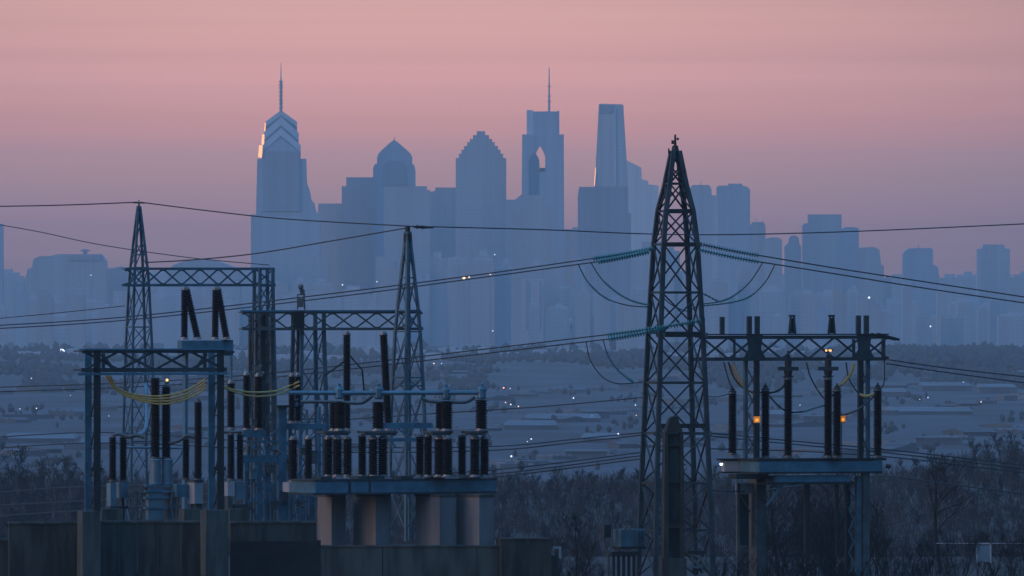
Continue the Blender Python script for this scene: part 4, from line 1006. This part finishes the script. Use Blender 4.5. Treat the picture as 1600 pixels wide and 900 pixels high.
for x, y, w, h, yy, lb in ((1182.5, 655.5, 10, 9.5, Yg - 1.15, 'glowing orange marker box strapped to the black left post'), (1317, 654.5, 8, 10, Yg + .3, 'paler orange marker box beside the third ribbed insulator')):
    T = Thing('marker_box', lb, 'marker', P(x, y + h / 2, yy), YG)
    b = MB(); b.box(P(x - w / 2, y + h / 2, yy - .1), P(x + w / 2, y - h / 2, yy)); T.part('lens', b, 'orange'); b = MB(); b.box(P(x - w * .2, y + h * .3, yy - .115), P(x + w * .25, y - h * .1, yy - .101)); T.part('bulb_glow', b, 'ember'); b = MB(); b.box(P(x - w / 2 - .6, y + h / 2 + 1.5, yy - .12), P(x + w / 2 + .6, y + h / 2 + .2, yy + .05)); T.part('tray', b, 'steel_gray')
    if x > 1300:
        b = MB(); b.bar(P(x - 2, y + h / 2 + 1, yy), P(x - 2, 716, yy), .05); T.part('stem', b, 'steel_gray')
T = Thing('lamp_fitting', 'lit warm lamp hung inside the right gantry beam', 'lamp', P(1295, 550, Yg + .5), None)
b = MB(); b.box(P(1288.5, 548.8, Yg + .3), P(1302, 545, Yg + .6)); T.part('housing', b, 'steel_gray')
for x, w_ in ((1291, 3.0), (1297, 4.6)):
    b = MB(); b.box(P(x - w_ / 2, 549.2, Yg + .24), P(x + w_ / 2, 546.2, Yg + .29)); T.part('bulb', b, 'warm')
T = Thing('lamp_fitting', 'small lit white lamp at the left end of the right platform', 'lamp', P(1127, 727, Yg), None)
b = MB(); b.sphere(P(1127, 725, Yg - .2), .10, 8, 5); T.part('bulb', b, 'white'); b = MB(); b.lathe(P(1127, 723.5, Yg - .2), P(1127, 718.5, Yg - .2), [(0, .16), (.6, .08), (1, .05)], 8); T.part('shade', b, 'steel')
for lb, pts, m_, r in (('dark lead drooping from the beam to the leftmost right-hand insulator', [(1131, 566, Yg), (1136, 585, Yg), (1143, 606, Yg)], 'wire', .04),
    ('dark lead looping from the beam to the second ribbed insulator', [(1138, 566, Yg), (1148, 592, Yg), (1168, 610, Yg), (1194, 613, Yg)], 'wire', .05),
    ('yellowed lead looping beside the left post of the right gantry', [(1142, 570, Yg), (1152, 592, Yg), (1166, 608, Yg), (1186, 615, Yg)], 'cable', .055),
    ('second yellowed lead looping beside the left post of the right gantry', [(1146, 566, Yg), (1156, 590, Yg), (1172, 612, Yg), (1190, 617, Yg)], 'cable', .045),
    ('short dark lead rising from the second ribbed insulator to the left T bar', [(1198, 614, Yg), (1212, 612, Yg), (1225, 603, Yg), (1228, 592, Yg)], 'wire', .06),
    ('thin lead sagging from the second ribbed insulator under the T bars', [(1202, 618, Yg), (1216, 634, Yg), (1234, 644, Yg), (1256, 643, Yg)], 'wire', .05),
    ('long dark lead falling from the gantry beam past the right T insulator', [(1260, 566, Yg), (1266, 588, Yg), (1278, 610, Yg), (1290, 623, Yg), (1306, 614, Yg)], 'wire', .045),
    ('yellow lead rising from the third ribbed insulator to the beam', [(1309, 606, Yg), (1322, 594, Yg), (1331, 580, Yg), (1334, 568, Yg)], 'cable', .085),
    ('dark lead between the beam and the right black post', [(1322, 566, Yg), (1326, 590, Yg), (1336, 608, Yg), (1344, 617, Yg)], 'wire', .045),
    ('pale lead sagging from the third ribbed insulator up to the rightmost one', [(1300, 645, Yg), (1318, 648, Yg), (1340, 640, Yg), (1357, 627, Yg), (1368, 617, Yg)], 'steel_gray', .055),
    ('yellow lead hooked between the right posts and the rightmost insulator', [(1343, 616, Yg - .2), (1352, 619, Yg - .2), (1362, 617, Yg - .2), (1370, 615, Yg - .2)], 'cable', .08),
    ('straight lead dropping from the gantry end to the rightmost insulator', [(1382, 562, Yg), (1382, 590, Yg), (1380, 602, Yg), (1373, 610, Yg)], 'wire', .035)):
    b = MB(); b.rings(curve_px(pts, 24), r, 6); solo('flexible_lead', lb, 'cable', b, m_, None, 'leads of the right gantry')
jumper('short string of beads sagging between the T bar insulators', [(1236, 644, Yg), (1256, 643, Yg), (1272, 638, Yg), (1290, 633, Yg)], [(.35, .95, 12)])

# ------------------------------------------------------------------ dark column before the tower, and the equipment beside it
Yp = 880
T = Thing('steel_column', 'broad dark olive column with a narrowed top standing in front of the tall tower', 'column', P(1054, 900, Yp), None)
F = Fr(1054, Yp, 12)
def hcol(mb, xa0, xa1, xb0, xb1, y0, y1, v0, v1):
    a = [F.p(xb0, y1, v0), F.p(xb1, y1, v0)]; c = [F.p(xa0, y0, v0), F.p(xa1, y0, v0)]; d = F.w * (v1 - v0)
    mb.hexa([a[0], a[1], a[1] + d, a[0] + d, c[0], c[1], c[1] + d, c[0] + d])
b = MB(); hcol(b, 1039, 1044, 1037, 1045, 676, 930, 0, .7); T.part('flange', b, 'olive')
b = MB(); hcol(b, 1064, 1068, 1064, 1070, 676, 930, 0, .7); T.part('flange', b, 'olive')
b = MB(); hcol(b, 1044, 1064, 1045, 1064, 678, 930, .3, .45); T.part('web', b, 'conc_dark')
b = MB(); hcol(b, 1047, 1060, 1040, 1067, 654, 676, 0.02, .68); hcol(b, 1050, 1058, 1047, 1060, 651, 654, .1, .6); T.part('top_cap', b, 'olive')
b = MB()
for y in (694, 752, 818, 822): F.box(b, 1044.5, 1063.5, y, y + 3, .1, .3)
T.part('batten', b, 'olive'); b = MB(); F.box(b, 1035, 1073, 872, 930, -.2, .9); T.part('footing', b, 'conc_dark')
T = Thing('transformer_unit', 'low blue transformer box beside the foot of the tall tower', 'transformer', P(985, 900, 884), None)
F = Fr(985, 884, 20)
b = MB(); F.box(b, 970, 1008, 827, 854, 0, 1.2); T.part('tank', b, 'steel_mid'); b = MB(); F.box(b, 968, 1010, 854, 858, -.05, 1.3); T.part('base_rail', b, 'steel_black')
b = MB(); b.lathe(P(976, 827, 884.4), P(976, 821, 884.4), [(0, .08), (1, .06)], 8); b.lathe(P(984, 827, 884.4), P(984, 821, 884.4), [(0, .1), (1, .1)], 8); T.part('lid_fitting', b, 'steel_gray')
b = MB()
for x in (958, 966, 974, 982, 990): F.box(b, x, x + 3, 868, 925, .1, .3)
F.box(b, 956, 1000, 862, 868, 0, .5); T.part('stand', b, 'steel_black')
b = MB()
for k in range(4): F.box(b, 996 + k * 3, 997.2 + k * 3, 829, 852, -.12, 0)
T.part('cooling_fins', b, 'steel_mid')
T = Thing('floodlight', 'white faced floodlight on a bent arm left of the transformer box', 'floodlight', P(945, 900, 884), None)
F = Fr(946, 884, 40)
b = MB(); F.box(b, 944, 955, 820, 840, 0, .32); T.part('housing', b, 'steel_black'); b = MB(); b.add([F.p(944, 839, 0) - F.u * .02, F.p(944, 839, .32) - F.u * .02, F.p(944, 820, .32) - F.u * .02, F.p(944, 820, 0) - F.u * .02, F.p(944, 839, 0), F.p(944, 839, .32), F.p(944, 820, .32), F.p(944, 820, 0)], [(0, 1, 2, 3), (7, 6, 5, 4), (0, 4, 5, 1), (1, 5, 6, 2), (2, 6, 7, 3), (3, 7, 4, 0)]); T.part('face_glass', b, 'pale')
b = MB(); b.rings([P(943, 840, 884.2), P(946, 855, 884.2), P(950, 866, 884.2), P(962, 868, 884.2)], .08, 6); b.rings([P(950, 866, 884.2), P(950, 925, 884.2)], .09, 6); T.part('arm', b, 'steel_gray')
T = Thing('tower_footing_gear', 'tangle of pipes and a winch box between the right legs of the tall tower', 'winch', P(1090, 900, 888), None)
b = MB(); F = Fr(1090, 888, 15); F.box(b, 1075, 1104, 860, 866, 0, .6); T.part('bench', b, 'steel_black')
b = MB(); b.rings([P(1078, 872, 888), P(1090, 880, 888), P(1098, 896, 888)], .12, 7); b.rings([P(1084, 868, 888), P(1094, 872, 888), P(1104, 890, 888)], .09, 7); T.part('pipe', b, 'steel_gray')
b = MB(); b.lathe(P(1082, 888, 887.8), P(1096, 888, 887.8), [(0, .22), (.1, .22), (.12, .14), (.88, .14), (.9, .22), (1, .22)], 10); T.part('drum', b, 'steel')
T = Thing('wall_bracket', 'small pale bracket on the side of the squat dark block', 'bracket', P(876, 868, 898), None)
b = MB(); b.box(P(864, 858, 897.6), P(877, 854, 898)); b.box(P(873, 872, 897.6), P(877, 858, 898)); T.part('arm', b, 'pale')
# ------------------------------------------------------------------ bare winter trees
def grow(seed, H, spread=0.45, levels=4, tw=0.03, upw=0.35, kids=(5, 5, 4, 4), r0=None, low=0.25, multi=1):
    """trunk mesh and crown mesh of a leafless tree H metres tall"""
    rn = random.Random(seed); tr = MB(); cr = MB()
    def limb(mb, p, d, L, r, n, wob=.16, seg=5):
        pts = [p]; q = p.copy(); dd = d.copy()
        for i in range(seg):
            dd = (dd + Vector((rn.gauss(0, wob), rn.gauss(0, wob), rn.gauss(0, wob * .6) + .03))).normalized()
            q = q + dd * (L / seg); pts.append(q.copy())
        mb.rings(pts, [r * (1 - .75 * i / seg) + tw * .35 for i in range(seg + 1)], n, cap=False)
        return pts
    def rec(pts, L, r, lv):
        if lv >= levels: return
        k = kids[min(lv, len(kids) - 1)]
        for i in range(k):
            t = rn.uniform(.3 if lv else low, 1.0); j = min(int(t * (len(pts) - 1)), len(pts) - 2); f = t * (len(pts) - 1) - j
            p = pts[j].lerp(pts[j + 1], f); base = (pts[j + 1] - pts[j]).normalized()
            an = rn.uniform(0, 2 * math.pi); side = Vector((math.cos(an), math.sin(an), rn.uniform(-.1, .5)))
            d = (base * .8 + side * (spread * 2.0) + Vector((0, 0, upw))).normalized()
            LL = L * rn.uniform(.42, .68) * (1.15 - .4 * t); rr = max(r * .5 * (1 - .4 * t), tw * .5)
            c = limb(cr, p, d, LL, rr, 3 if lv else 5, .2, 4 if lv < 2 else 3)
            rec(c, LL, rr, lv + 1)
    for m in range(multi):
        d0 = Vector((rn.gauss(0, .06 if multi == 1 else .35), rn.gauss(0, .06 if multi == 1 else .35), 1)).normalized()
        r = (r0 or H * .016)
        P0 = Vector((rn.gauss(0, .15 * (multi > 1)), rn.gauss(0, .15 * (multi > 1)), -0.4))
        tp = limb(tr, P0, d0, H * (.8 if multi == 1 else rn.uniform(.5, .8)), r, 6, .06, 7)
        rec(tp, H * .62, r * .7, 0)
    return tr, cr
def tree_proto(seed, **k):
    a, c = grow(seed, **k); out = []
    for nm, mb in (('trunk', a), ('crown', c)):
        me = bpy.data.meshes.new(nm); me.from_pydata([tuple(v) for v in mb.v], [], mb.f); me.materials.append(M['bark']); out.append(me)
    return out
def plant(pr, name, label, cat, group, x, y, z, sc, rz, sz=1.0):
    e = bpy.data.objects.new(name, None); COL.objects.link(e); e.location = (x, y, z); e.rotation_euler = (0, 0, rz); e.scale = (sc, sc, sc * sz)
    tag(e, label, cat, group)
    for nm, me in zip(('trunk', 'crown'), pr):
        o = bpy.data.objects.new(nm, me); COL.objects.link(o); o.parent = e
    return e
SPANS = ((130, 'left of the front portal'), (480, 'behind the front portal'), (770, 'behind the pier platform'), (1000, 'between the pier platform and the tall tower'), (1120, 'behind the tall tower'), (1390, 'behind the right gantry'), (9999, 'right of the right gantry'))
def span(px): return next(n for lim, n in SPANS if px < lim)
hill = [tree_proto(40 + i, H=10.5, levels=4, tw=.055, kids=(9, 6, 4, 2), spread=.42, low=.18) for i in range(7)]
rnd = random.Random(21)
n_hill = 290; WG2 = 'bare trees of the near wooded hillside'
for i in range(n_hill):
    row = i / n_hill
    Yt = 2720 - 720 * row + rnd.uniform(-25, 25)
    px = -60 + 1720 * ((i * 0.6180339) % 1.0)
    x = (px - 800) * Yt / FPX
    lab = 'dark bare tree on the wooded hillside, ' + span(px)
    plant(hill[i % 7], 'bare_tree', lab, 'tree', WG2 + ' ' + span(px), x, Yt, terr(x, Yt), rnd.uniform(.8, 1.1) * (.46 + .30 * sstep(240, 40, px) + .18 * sstep(1380, 1600, px)), rnd.uniform(0, 6.28))
# the rest of that wood, nobody could count it
b = MB(); rn = random.Random(4)
for i in range(5200):
    Yt = rn.uniform(1960, 2760); px = rn.uniform(-90, 1690) if i < 3800 else rn.choice((-1, 1)) * rn.uniform(890, 1700) + 800; x = (px - 800) * Yt / FPX; z0 = terr(x, Yt); h = rn.uniform(1.8, 4.6)
    for k in range(7):
        an = rn.uniform(0, 6.28); l = rn.uniform(.5, 1) * h; w = rn.uniform(.04, .07)
        p = Vector((x + rn.gauss(0, .5), Yt + rn.gauss(0, .5), z0 - .3)); q = p + Vector((math.cos(an) * l * .35, math.sin(an) * l * .35, l))
        m_ = (p + q) / 2 + Vector((rn.gauss(0, .2), rn.gauss(0, .2), 0))
        b.rings([p, m_, q], [w, w * .8, w * .3], 3, cap=False)
        b.rings([m_, m_ + Vector((rn.gauss(0, .9), rn.gauss(0, .9), rn.uniform(.6, 1.8)))], [w * .6, w * .3], 3, cap=False)
o = finish('undergrowth', b, M['bark']); o['kind'] = 'stuff'

# far woods: bands and scattered crowns in the plain
b = MB(); rn = random.Random(9)
def lump(x, y, z, h, w):
    k = 6; base = len(b.v)
    rings = ((0, .25), (.25, .8), (.6, 1), (.85, .6), (1, .12))
    for t, r in rings:
        for q in range(k):
            an = 2 * math.pi * q / k + rn.uniform(-.3, .3); rr = r * w / 2 * rn.uniform(.65, 1.25)
            b.v.append(Vector((x + rr * math.cos(an), y + rr * math.sin(an), z + h * t + rn.uniform(-.06, .06) * h)))
    for i in range(len(rings) - 1):
        for q in range(k): b.f.append((base + i * k + q, base + i * k + (q + 1) % k, base + (i + 1) * k + (q + 1) % k, base + (i + 1) * k + q))
    b.f.append(tuple(base + (len(rings) - 1) * k + q for q in range(k)))
def band(n, y0, y1, p0, p1, h0, h1, keep=None):
    for i in range(n):
        Yt = rn.uniform(y0, y1); px = rn.uniform(p0, p1) + (0 if i % 3 or p0 > 0 else rn.choice((-1, 1)) * 1650); x = (px - 800) * Yt / FPX
        if keep and not keep(px, Yt): continue
        h = rn.uniform(h0, h1); lump(x, Yt, terr(x, Yt) - .5, h, h * rn.uniform(.6, 1.1))
wv = lambda px, Yt: math.sin(px / 61.0 + Yt / 700.0) + math.sin(px / 23.0 - Yt / 310.0) + .6 * math.sin(px / 11.0 + Yt / 130.) > -.1
band(4300, 10400, 12600, -80, 1680, 4, 7, lambda px, Yt: math.sin(px / 90.0 + Yt / 400.0) + math.sin(px / 37.) * .6 > -.2)
band(1300, 10800, 12600, 1380, 1700, 8, 13)
band(800, 9500, 10500, 1100, 1700, 5, 7, wv)
band(900, 9200, 10300, 40, 760, 4, 7, wv)
band(3600, 5600, 9600, -80, 1680, 2, 4.5, lambda px, Yt: math.sin(px / 61.0 + Yt / 300.0) + math.sin(px / 23.0 - Yt / 210.0) > .9)
band(1300, 12600, 14200, -80, 1680, 5, 9, wv)
M['farwood'] = mat('winter_wood', (0.030, 0.036, 0.040), 0.95, var=.4, scale=.02)
o = finish('far_woods', b, M['farwood']); o['kind'] = 'stuff'

# low buildings of the plain
rn = random.Random(31)
def shed(k):
    key = ('shed', k)
    if key in proto: return proto[key]
    b = MB()
    if k == 0: b.box((-.5, 0, 0), (.5, 1, .82)); b.box((-.51, -.01, .82), (.51, 1.01, 1))
    elif k == 1:
        b.box((-.5, 0, 0), (.5, 1, .6)); b.add([Vector(q) for q in ((-.52, -.03, .6), (.52, -.03, .6), (.52, 1.03, .6), (-.52, 1.03, .6), (-.52, .5, 1), (.52, .5, 1))], [(0, 1, 5, 4), (2, 3, 4, 5), (1, 2, 5), (3, 0, 4), (3, 2, 1, 0)])
    elif k == 2: b.box((-.5, 0, 0), (.1, 1, .75)); b.box((.1, .1, 0), (.5, .9, .55)); b.box((-.3, .3, .75), (-.1, .6, 1))
    else:
        b.box((-.5, 0, 0), (.5, 1, .7))
        for q in range(4): b.add([Vector((-.5 + q * .25, 0, .7)), Vector((-.25 + q * .25, 0, .7)), Vector((-.25 + q * .25, 1, .7)), Vector((-.5 + q * .25, 1, .7)), Vector((-.45 + q * .25, 0, 1)), Vector((-.45 + q * .25, 1, 1))], [(0, 1, 4), (1, 2, 5, 4), (3, 5, 2), (0, 4, 5, 3)])
    o = finish('low_building', b, (M['shedwall'], M['farbrick'], M['snowroof'], M['shedwall'])[k]); me = o.data; bpy.data.objects.remove(o); proto[key] = me; return me
M['snowroof'] = mat('frosted_roof', (.11, .13, .155), .8, var=.35, scale=.05)
M['shedwall'] = mat('weathered_shed_wall', (.085, .10, .12), .8, var=.4, scale=.1); M['farbrick'] = mat('old_brick_wall', (.07, .075, .085), .9, var=.4, scale=.1)
LB = 'low buildings on the plain below the city'
for i in range(150):
    Yt = 5700 + 4900 * (i / 150.0) ** 1.15 + rn.uniform(-60, 60); px = -50 + 1700 * ((i * 0.7548777) % 1.0); x = (px - 800) * Yt / FPX
    o = bpy.data.objects.new('low_building', shed(rn.choice((0, 0, 1, 1, 2, 3)))); COL.objects.link(o)
    o.location = (x, Yt, terr(x, Yt) - .3); o.scale = (rn.uniform(6, 20), rn.uniform(14, 60), rn.uniform(2.0, 3.8)); o.rotation_euler.z = rn.uniform(-.5, .5)
    tag(o, 'low hazy shed or house on the plain ' + span(px), 'building', LB + ' ' + span(px))
for (px, row, w, h, lb) in ((1395, 612, 17, 3.2, 'long pale flat roofed hall right of the right gantry'), (1480, 602, 30, 3.6, 'wide pale roofed hall with a shaded front far right'),
                      (1560, 606, 22, 4.0, 'pale hall with a slanting right end near the right edge'), (1455, 643, 42, 2.0, 'very wide low pale roof above the dark trees at the right'),
                      (880, 655, 36, 2.0, 'long low pale hall left of the tall tower'), (830, 668, 24, 2.2, 'second long low pale hall left of the tall tower'), (60, 690, 30, 2.2, 'long pale roof above the dark trees at the far left'),
                      (150, 700, 14, 3, 'pale building behind the left portal post'), (1220, 650, 18, 2.5, 'pale hall seen between the right insulators'), (940, 690, 16, 2.2, 'pale low shed left of the tower foot over the trees')):
    Yt = FPX * (CAMZ - 3) / (row + 6 - HOR); x = (px - 800) * Yt / FPX; T = Thing('warehouse', lb, 'warehouse', (x, Yt, terr(x, Yt) - .2), LB)
    z0 = terr(x, Yt) - .2; b = MB(); b.box((x - w / 2, Yt, z0), (x + w / 2, Yt + 90, z0 + h)); T.part('wall', b, 'shedwall')
    b = MB(); b.hexa([Vector(q) for q in ((x - w / 2 - .3, Yt - .3, z0 + h), (x + w / 2 + .3, Yt - .3, z0 + h), (x + w / 2 + .3, Yt + 90, z0 + h), (x - w / 2 - .3, Yt + 90, z0 + h), (x - w / 2 + 1, Yt + 20, z0 + h + 1.6), (x + w / 2 - 1, Yt + 20, z0 + h + 1.6), (x + w / 2 - 1, Yt + 70, z0 + h + 1.6), (x - w / 2 + 1, Yt + 70, z0 + h + 1.6))]); T.part('roof', b, 'snowroof')
Yt = 13600; T = Thing('floodlit_sign', 'bright white floodlit sign board glowing in the haze at the far left', 'lit sign', P(97, 552, Yt), None)
b = MB(); b.box(P(90, 549, Yt), P(104, 545.3, Yt + 1)); T.part('lit_panel', b, mat('lit_sign_face', (1, 1, 1), .5, emit=((.85, .95, 1.0), 2.6)))
b = MB(); b.box(P(92, 556, Yt), P(93, 549, Yt + .5)); b.box(P(101, 556, Yt), P(102, 549, Yt + .5)); T.part('stand', b, 'steel')
# street lamps and lit windows seen as points
ML = {'w': mat('cold_lamp', (1, 1, 1), .5, emit=((.8, .88, 1.0), 1.5)), 'r': mat('red_lamp', (1, .3, .2), .5, emit=((1.0, .35, .28), 2.6)), 'o': mat('sodium_lamp', (1, .7, .4), .5, emit=((1.0, .55, .28), 3.0))}
lamps = [(787, 606, 'r', 1.3), (797, 607, 'w', .7), (798, 632, 'w', 1.2), (810, 635, 'o', .9), (790, 629, 'o', .7), (896, 622, 'w', 1.2),  (993, 633, 'w', 1), (994, 649, 'o', .7), (830, 686, 'w', 1.2), (824, 690, 'w', .7),
         (799, 713, 'w', 1.6), (966, 678, 'w', 1.4), (49, 591, 'w', .9), (57, 638, 'w', 1), (31, 639, 'w', .8), (170, 650, 'w', .6), (678, 568, 'o', .9), (690, 568, 'w', .7), (1450, 621, 'w', .8), (1437, 624, 'w', .7), (1533, 628, 'w', 1),
         (1505, 597, 'w', .6), (1250, 633, 'w', .7), (110, 618, 'w', .6), (925, 650, 'w', .5), (700, 610, 'o', .5)]
for i, (x, y, c, r) in enumerate(lamps):
    Yt = FPX * (CAMZ - 2 - 6) / (y - HOR); q = P(x, y, Yt)
    zn = next(n for lim, n in ((130, 'left of the front portal'), (480, 'behind the portal'), (770, 'behind the pier platform'), (815, 'just right of the pier platform'), (1000, 'left of the tall tower'), (1380, 'behind the right gantry'), (9999, 'right of the right gantry')) if x < lim)
    kk = (zn, c); zc[kk] = zc.get(kk, 0) + 1; col_ = {'w': 'cold white', 'r': 'reddish', 'o': 'warm amber'}[c]
    T = Thing('street_lamp', '%s street light %s, %s of its colour' % (col_, zn, ORD[sum(1 for l in lamps if l[2] == c and l[0] < x and zn == next(n for lim, n in ((130, 'left of the front portal'), (480, 'behind the portal'), (770, 'behind the pier platform'), (815, 'just right of the pier platform'), (1000, 'left of the tall tower'), (1380, 'behind the right gantry'), (9999, 'right of the right gantry')) if l[0] < lim))]), 'street lamp', (q.x, q.y, 0), 'street lamps in the plain of %s light' % {'w': 'white', 'r': 'red', 'o': 'amber'}[c])
    b = MB(); b.sphere(q, r * .30 * Yt / 7500, 6, 4); T.part('lamp_head', b, ML[c])
    b = MB(); b.rings([q, Vector((q.x, q.y, terr(q.x, q.y)))], .09, 5); T.part('pole', b, 'steel')
for i, (x, y, c, r, lb) in enumerate(((142, 430, 'w', .7, 'faint roof light below the louvred block at the left'), (535, 445, 'w', 1, 'cold light low on the city below the stepped towers'), (589, 440, 'w', .8, 'second cold light right of the first low in the city'),
        (773, 398, 'w', .8, 'cold light on the face of the city under the stepped pyramid tower'), (725, 434, 'o', 2.0, 'bright amber light above the long conductors in mid city'), (733, 433, 'o', 1.0, 'smaller amber light beside the bright amber one'), (766, 429, 'o', .7, 'tiny amber light right of the bright amber one'),
        (770, 517, 'w', .8, 'cold light at the foot of the city right of centre'), (1358, 465, 'w', 1.5, 'white light low in the city right of the peaked stubs'), (1454, 510, 'w', 1.1, 'small white light low in the city near the right edge'))):
    Yt = 13400; q = P(x, y, Yt); T = Thing('city_light', lb, 'city light', (q.x, q.y, 0), 'lights low in the hazy city')
    b = MB(); b.sphere(q, r * .65, 6, 4); T.part('lamp_head', b, ML[c]); b = MB(); b.rings([q, Vector((q.x, q.y, 0))], .1, 5); T.part('mast', b, 'farwood')

# near brush on the slope at the lower right
near = [tree_proto(70 + i, H=6.0, levels=4, tw=.012, kids=(7, 5, 4, 2), spread=.30, upw=.5, r0=.07, low=.1, multi=3) for i in range(5)]
BRG = 'bare shrubs on the slope under the right platform'
rn = random.Random(13)
for i, (px, top, Yt) in enumerate(((868, 850, 915), (890, 835, 930), (915, 850, 940), (880, 872, 905), (925, 870, 925), (1125, 850, 930), (1140, 868, 905), (1168, 840, 915), (1205, 790, 925), (1228, 770, 935), (1318, 768, 903), (1252, 795, 920), (1275, 800, 930),
        (1300, 770, 940), (1322, 800, 915), (1345, 835, 905), (1372, 820, 930), (1400, 845, 940), (1428, 838, 960), (1455, 820, 975), (1478, 845, 950), (1500, 830, 970), (1528, 840, 985), (1552, 815, 990), (1580, 838, 970), (1602, 820, 960),
        (1190, 860, 895), (1240, 855, 893), (1290, 862, 894), (1335, 868, 893), (1390, 872, 900), (1440, 876, 905), (1490, 874, 910), (1545, 872, 915), (1590, 876, 905), (1215, 878, 880), (1310, 880, 880), (1420, 885, 885))):
    x = (px - 800) * Yt / FPX; z = terr(x, Yt); zt = CAMZ + (HOR - top) * Yt / FPX
    plant(near[i % 5], 'bare_shrub', 'leafless thin shrub on the near slope ' + span(px), 'shrub', BRG + ' ' + span(px), x, Yt, z, (zt - z) / 5.6, rn.uniform(0, 6.28))
big = tree_proto(99, H=9, levels=4, tw=.02, kids=(8, 5, 4, 3), spread=.5, low=.3, r0=.16)
for px, Yt, sc, lb in ((1218, 960, .95, 'young bare tree with spreading boughs behind the right platform legs'), (1296, 955, .98, 'taller bare tree forking behind the dark leg of the right platform'), (1468, 1010, 1.0, 'bare tree standing alone right of the right platform'), (899, 950, .62, 'small bare tree between the squat block and the floodlight')):
    x = (px - 800) * Yt / FPX; plant(big, 'bare_tree', lb, 'tree', 'bare trees near the right platform', x, Yt, terr(x, Yt), sc, px)
# dark evergreen scrub at the foot of the walls
b = MB(); rn = random.Random(2)
for i in range(46):
    px = rn.uniform(20, 360); Yt = rn.uniform(868, 878); x = (px - 800) * Yt / FPX; z = terr(x, Yt)
    hh = rn.uniform(1.6, 3.0)
    for k in range(160):
        an = rn.uniform(0, 6.28); el = rn.uniform(0, 1.4); r = rn.uniform(.5, 1) * .7
        c = Vector((x + r * math.cos(an) * math.cos(el), Yt + r * math.sin(an) * math.cos(el), z + hh * rn.uniform(.1, .8) + r * math.sin(el) * .6))
        u = Vector((rn.gauss(0, 1), rn.gauss(0, 1), rn.gauss(0, 1))).normalized() * .07; v = u.orthogonal().normalized() * .05
        b.add([c - u, c + v, c + u, c - v], [(0, 1, 2, 3)])
o = finish('scrub_foliage', b, mat('dark_scrub_leaf', (.02, .03, .018), .9, var=.4, scale=3)); o['kind'] = 'stuff'
T = Thing('railing', 'thin pale rail running to the right edge behind the shrubs', 'railing', P(1530, 850, 985), None)
b = MB(); b.bar(P(1462, 849, 985), P(1640, 849, 985), .05); T.part('top_rail', b, 'pale')
for x in (1462, 1505, 1600): b = MB(); b.bar(P(x, 849, 985), P(x, 905, 985), .07); T.part('post', b, 'steel_gray')
T = Thing('gate_frame', 'small pale framed panel standing in the thin rail', 'gate', P(1537, 880, 984), None)
b = MB(); b.box(P(1525, 880, 984), P(1527.5, 848, 984.1)); b.box(P(1525, 850.5, 984), P(1549, 848, 984.1)); b.box(P(1546.5, 880, 984), P(1549, 848, 984.1)); T.part('frame', b, 'pale')
b = MB(); b.box(P(1527.5, 878, 984.03), P(1546.5, 852, 984.08)); T.part('panel', b, 'tank')
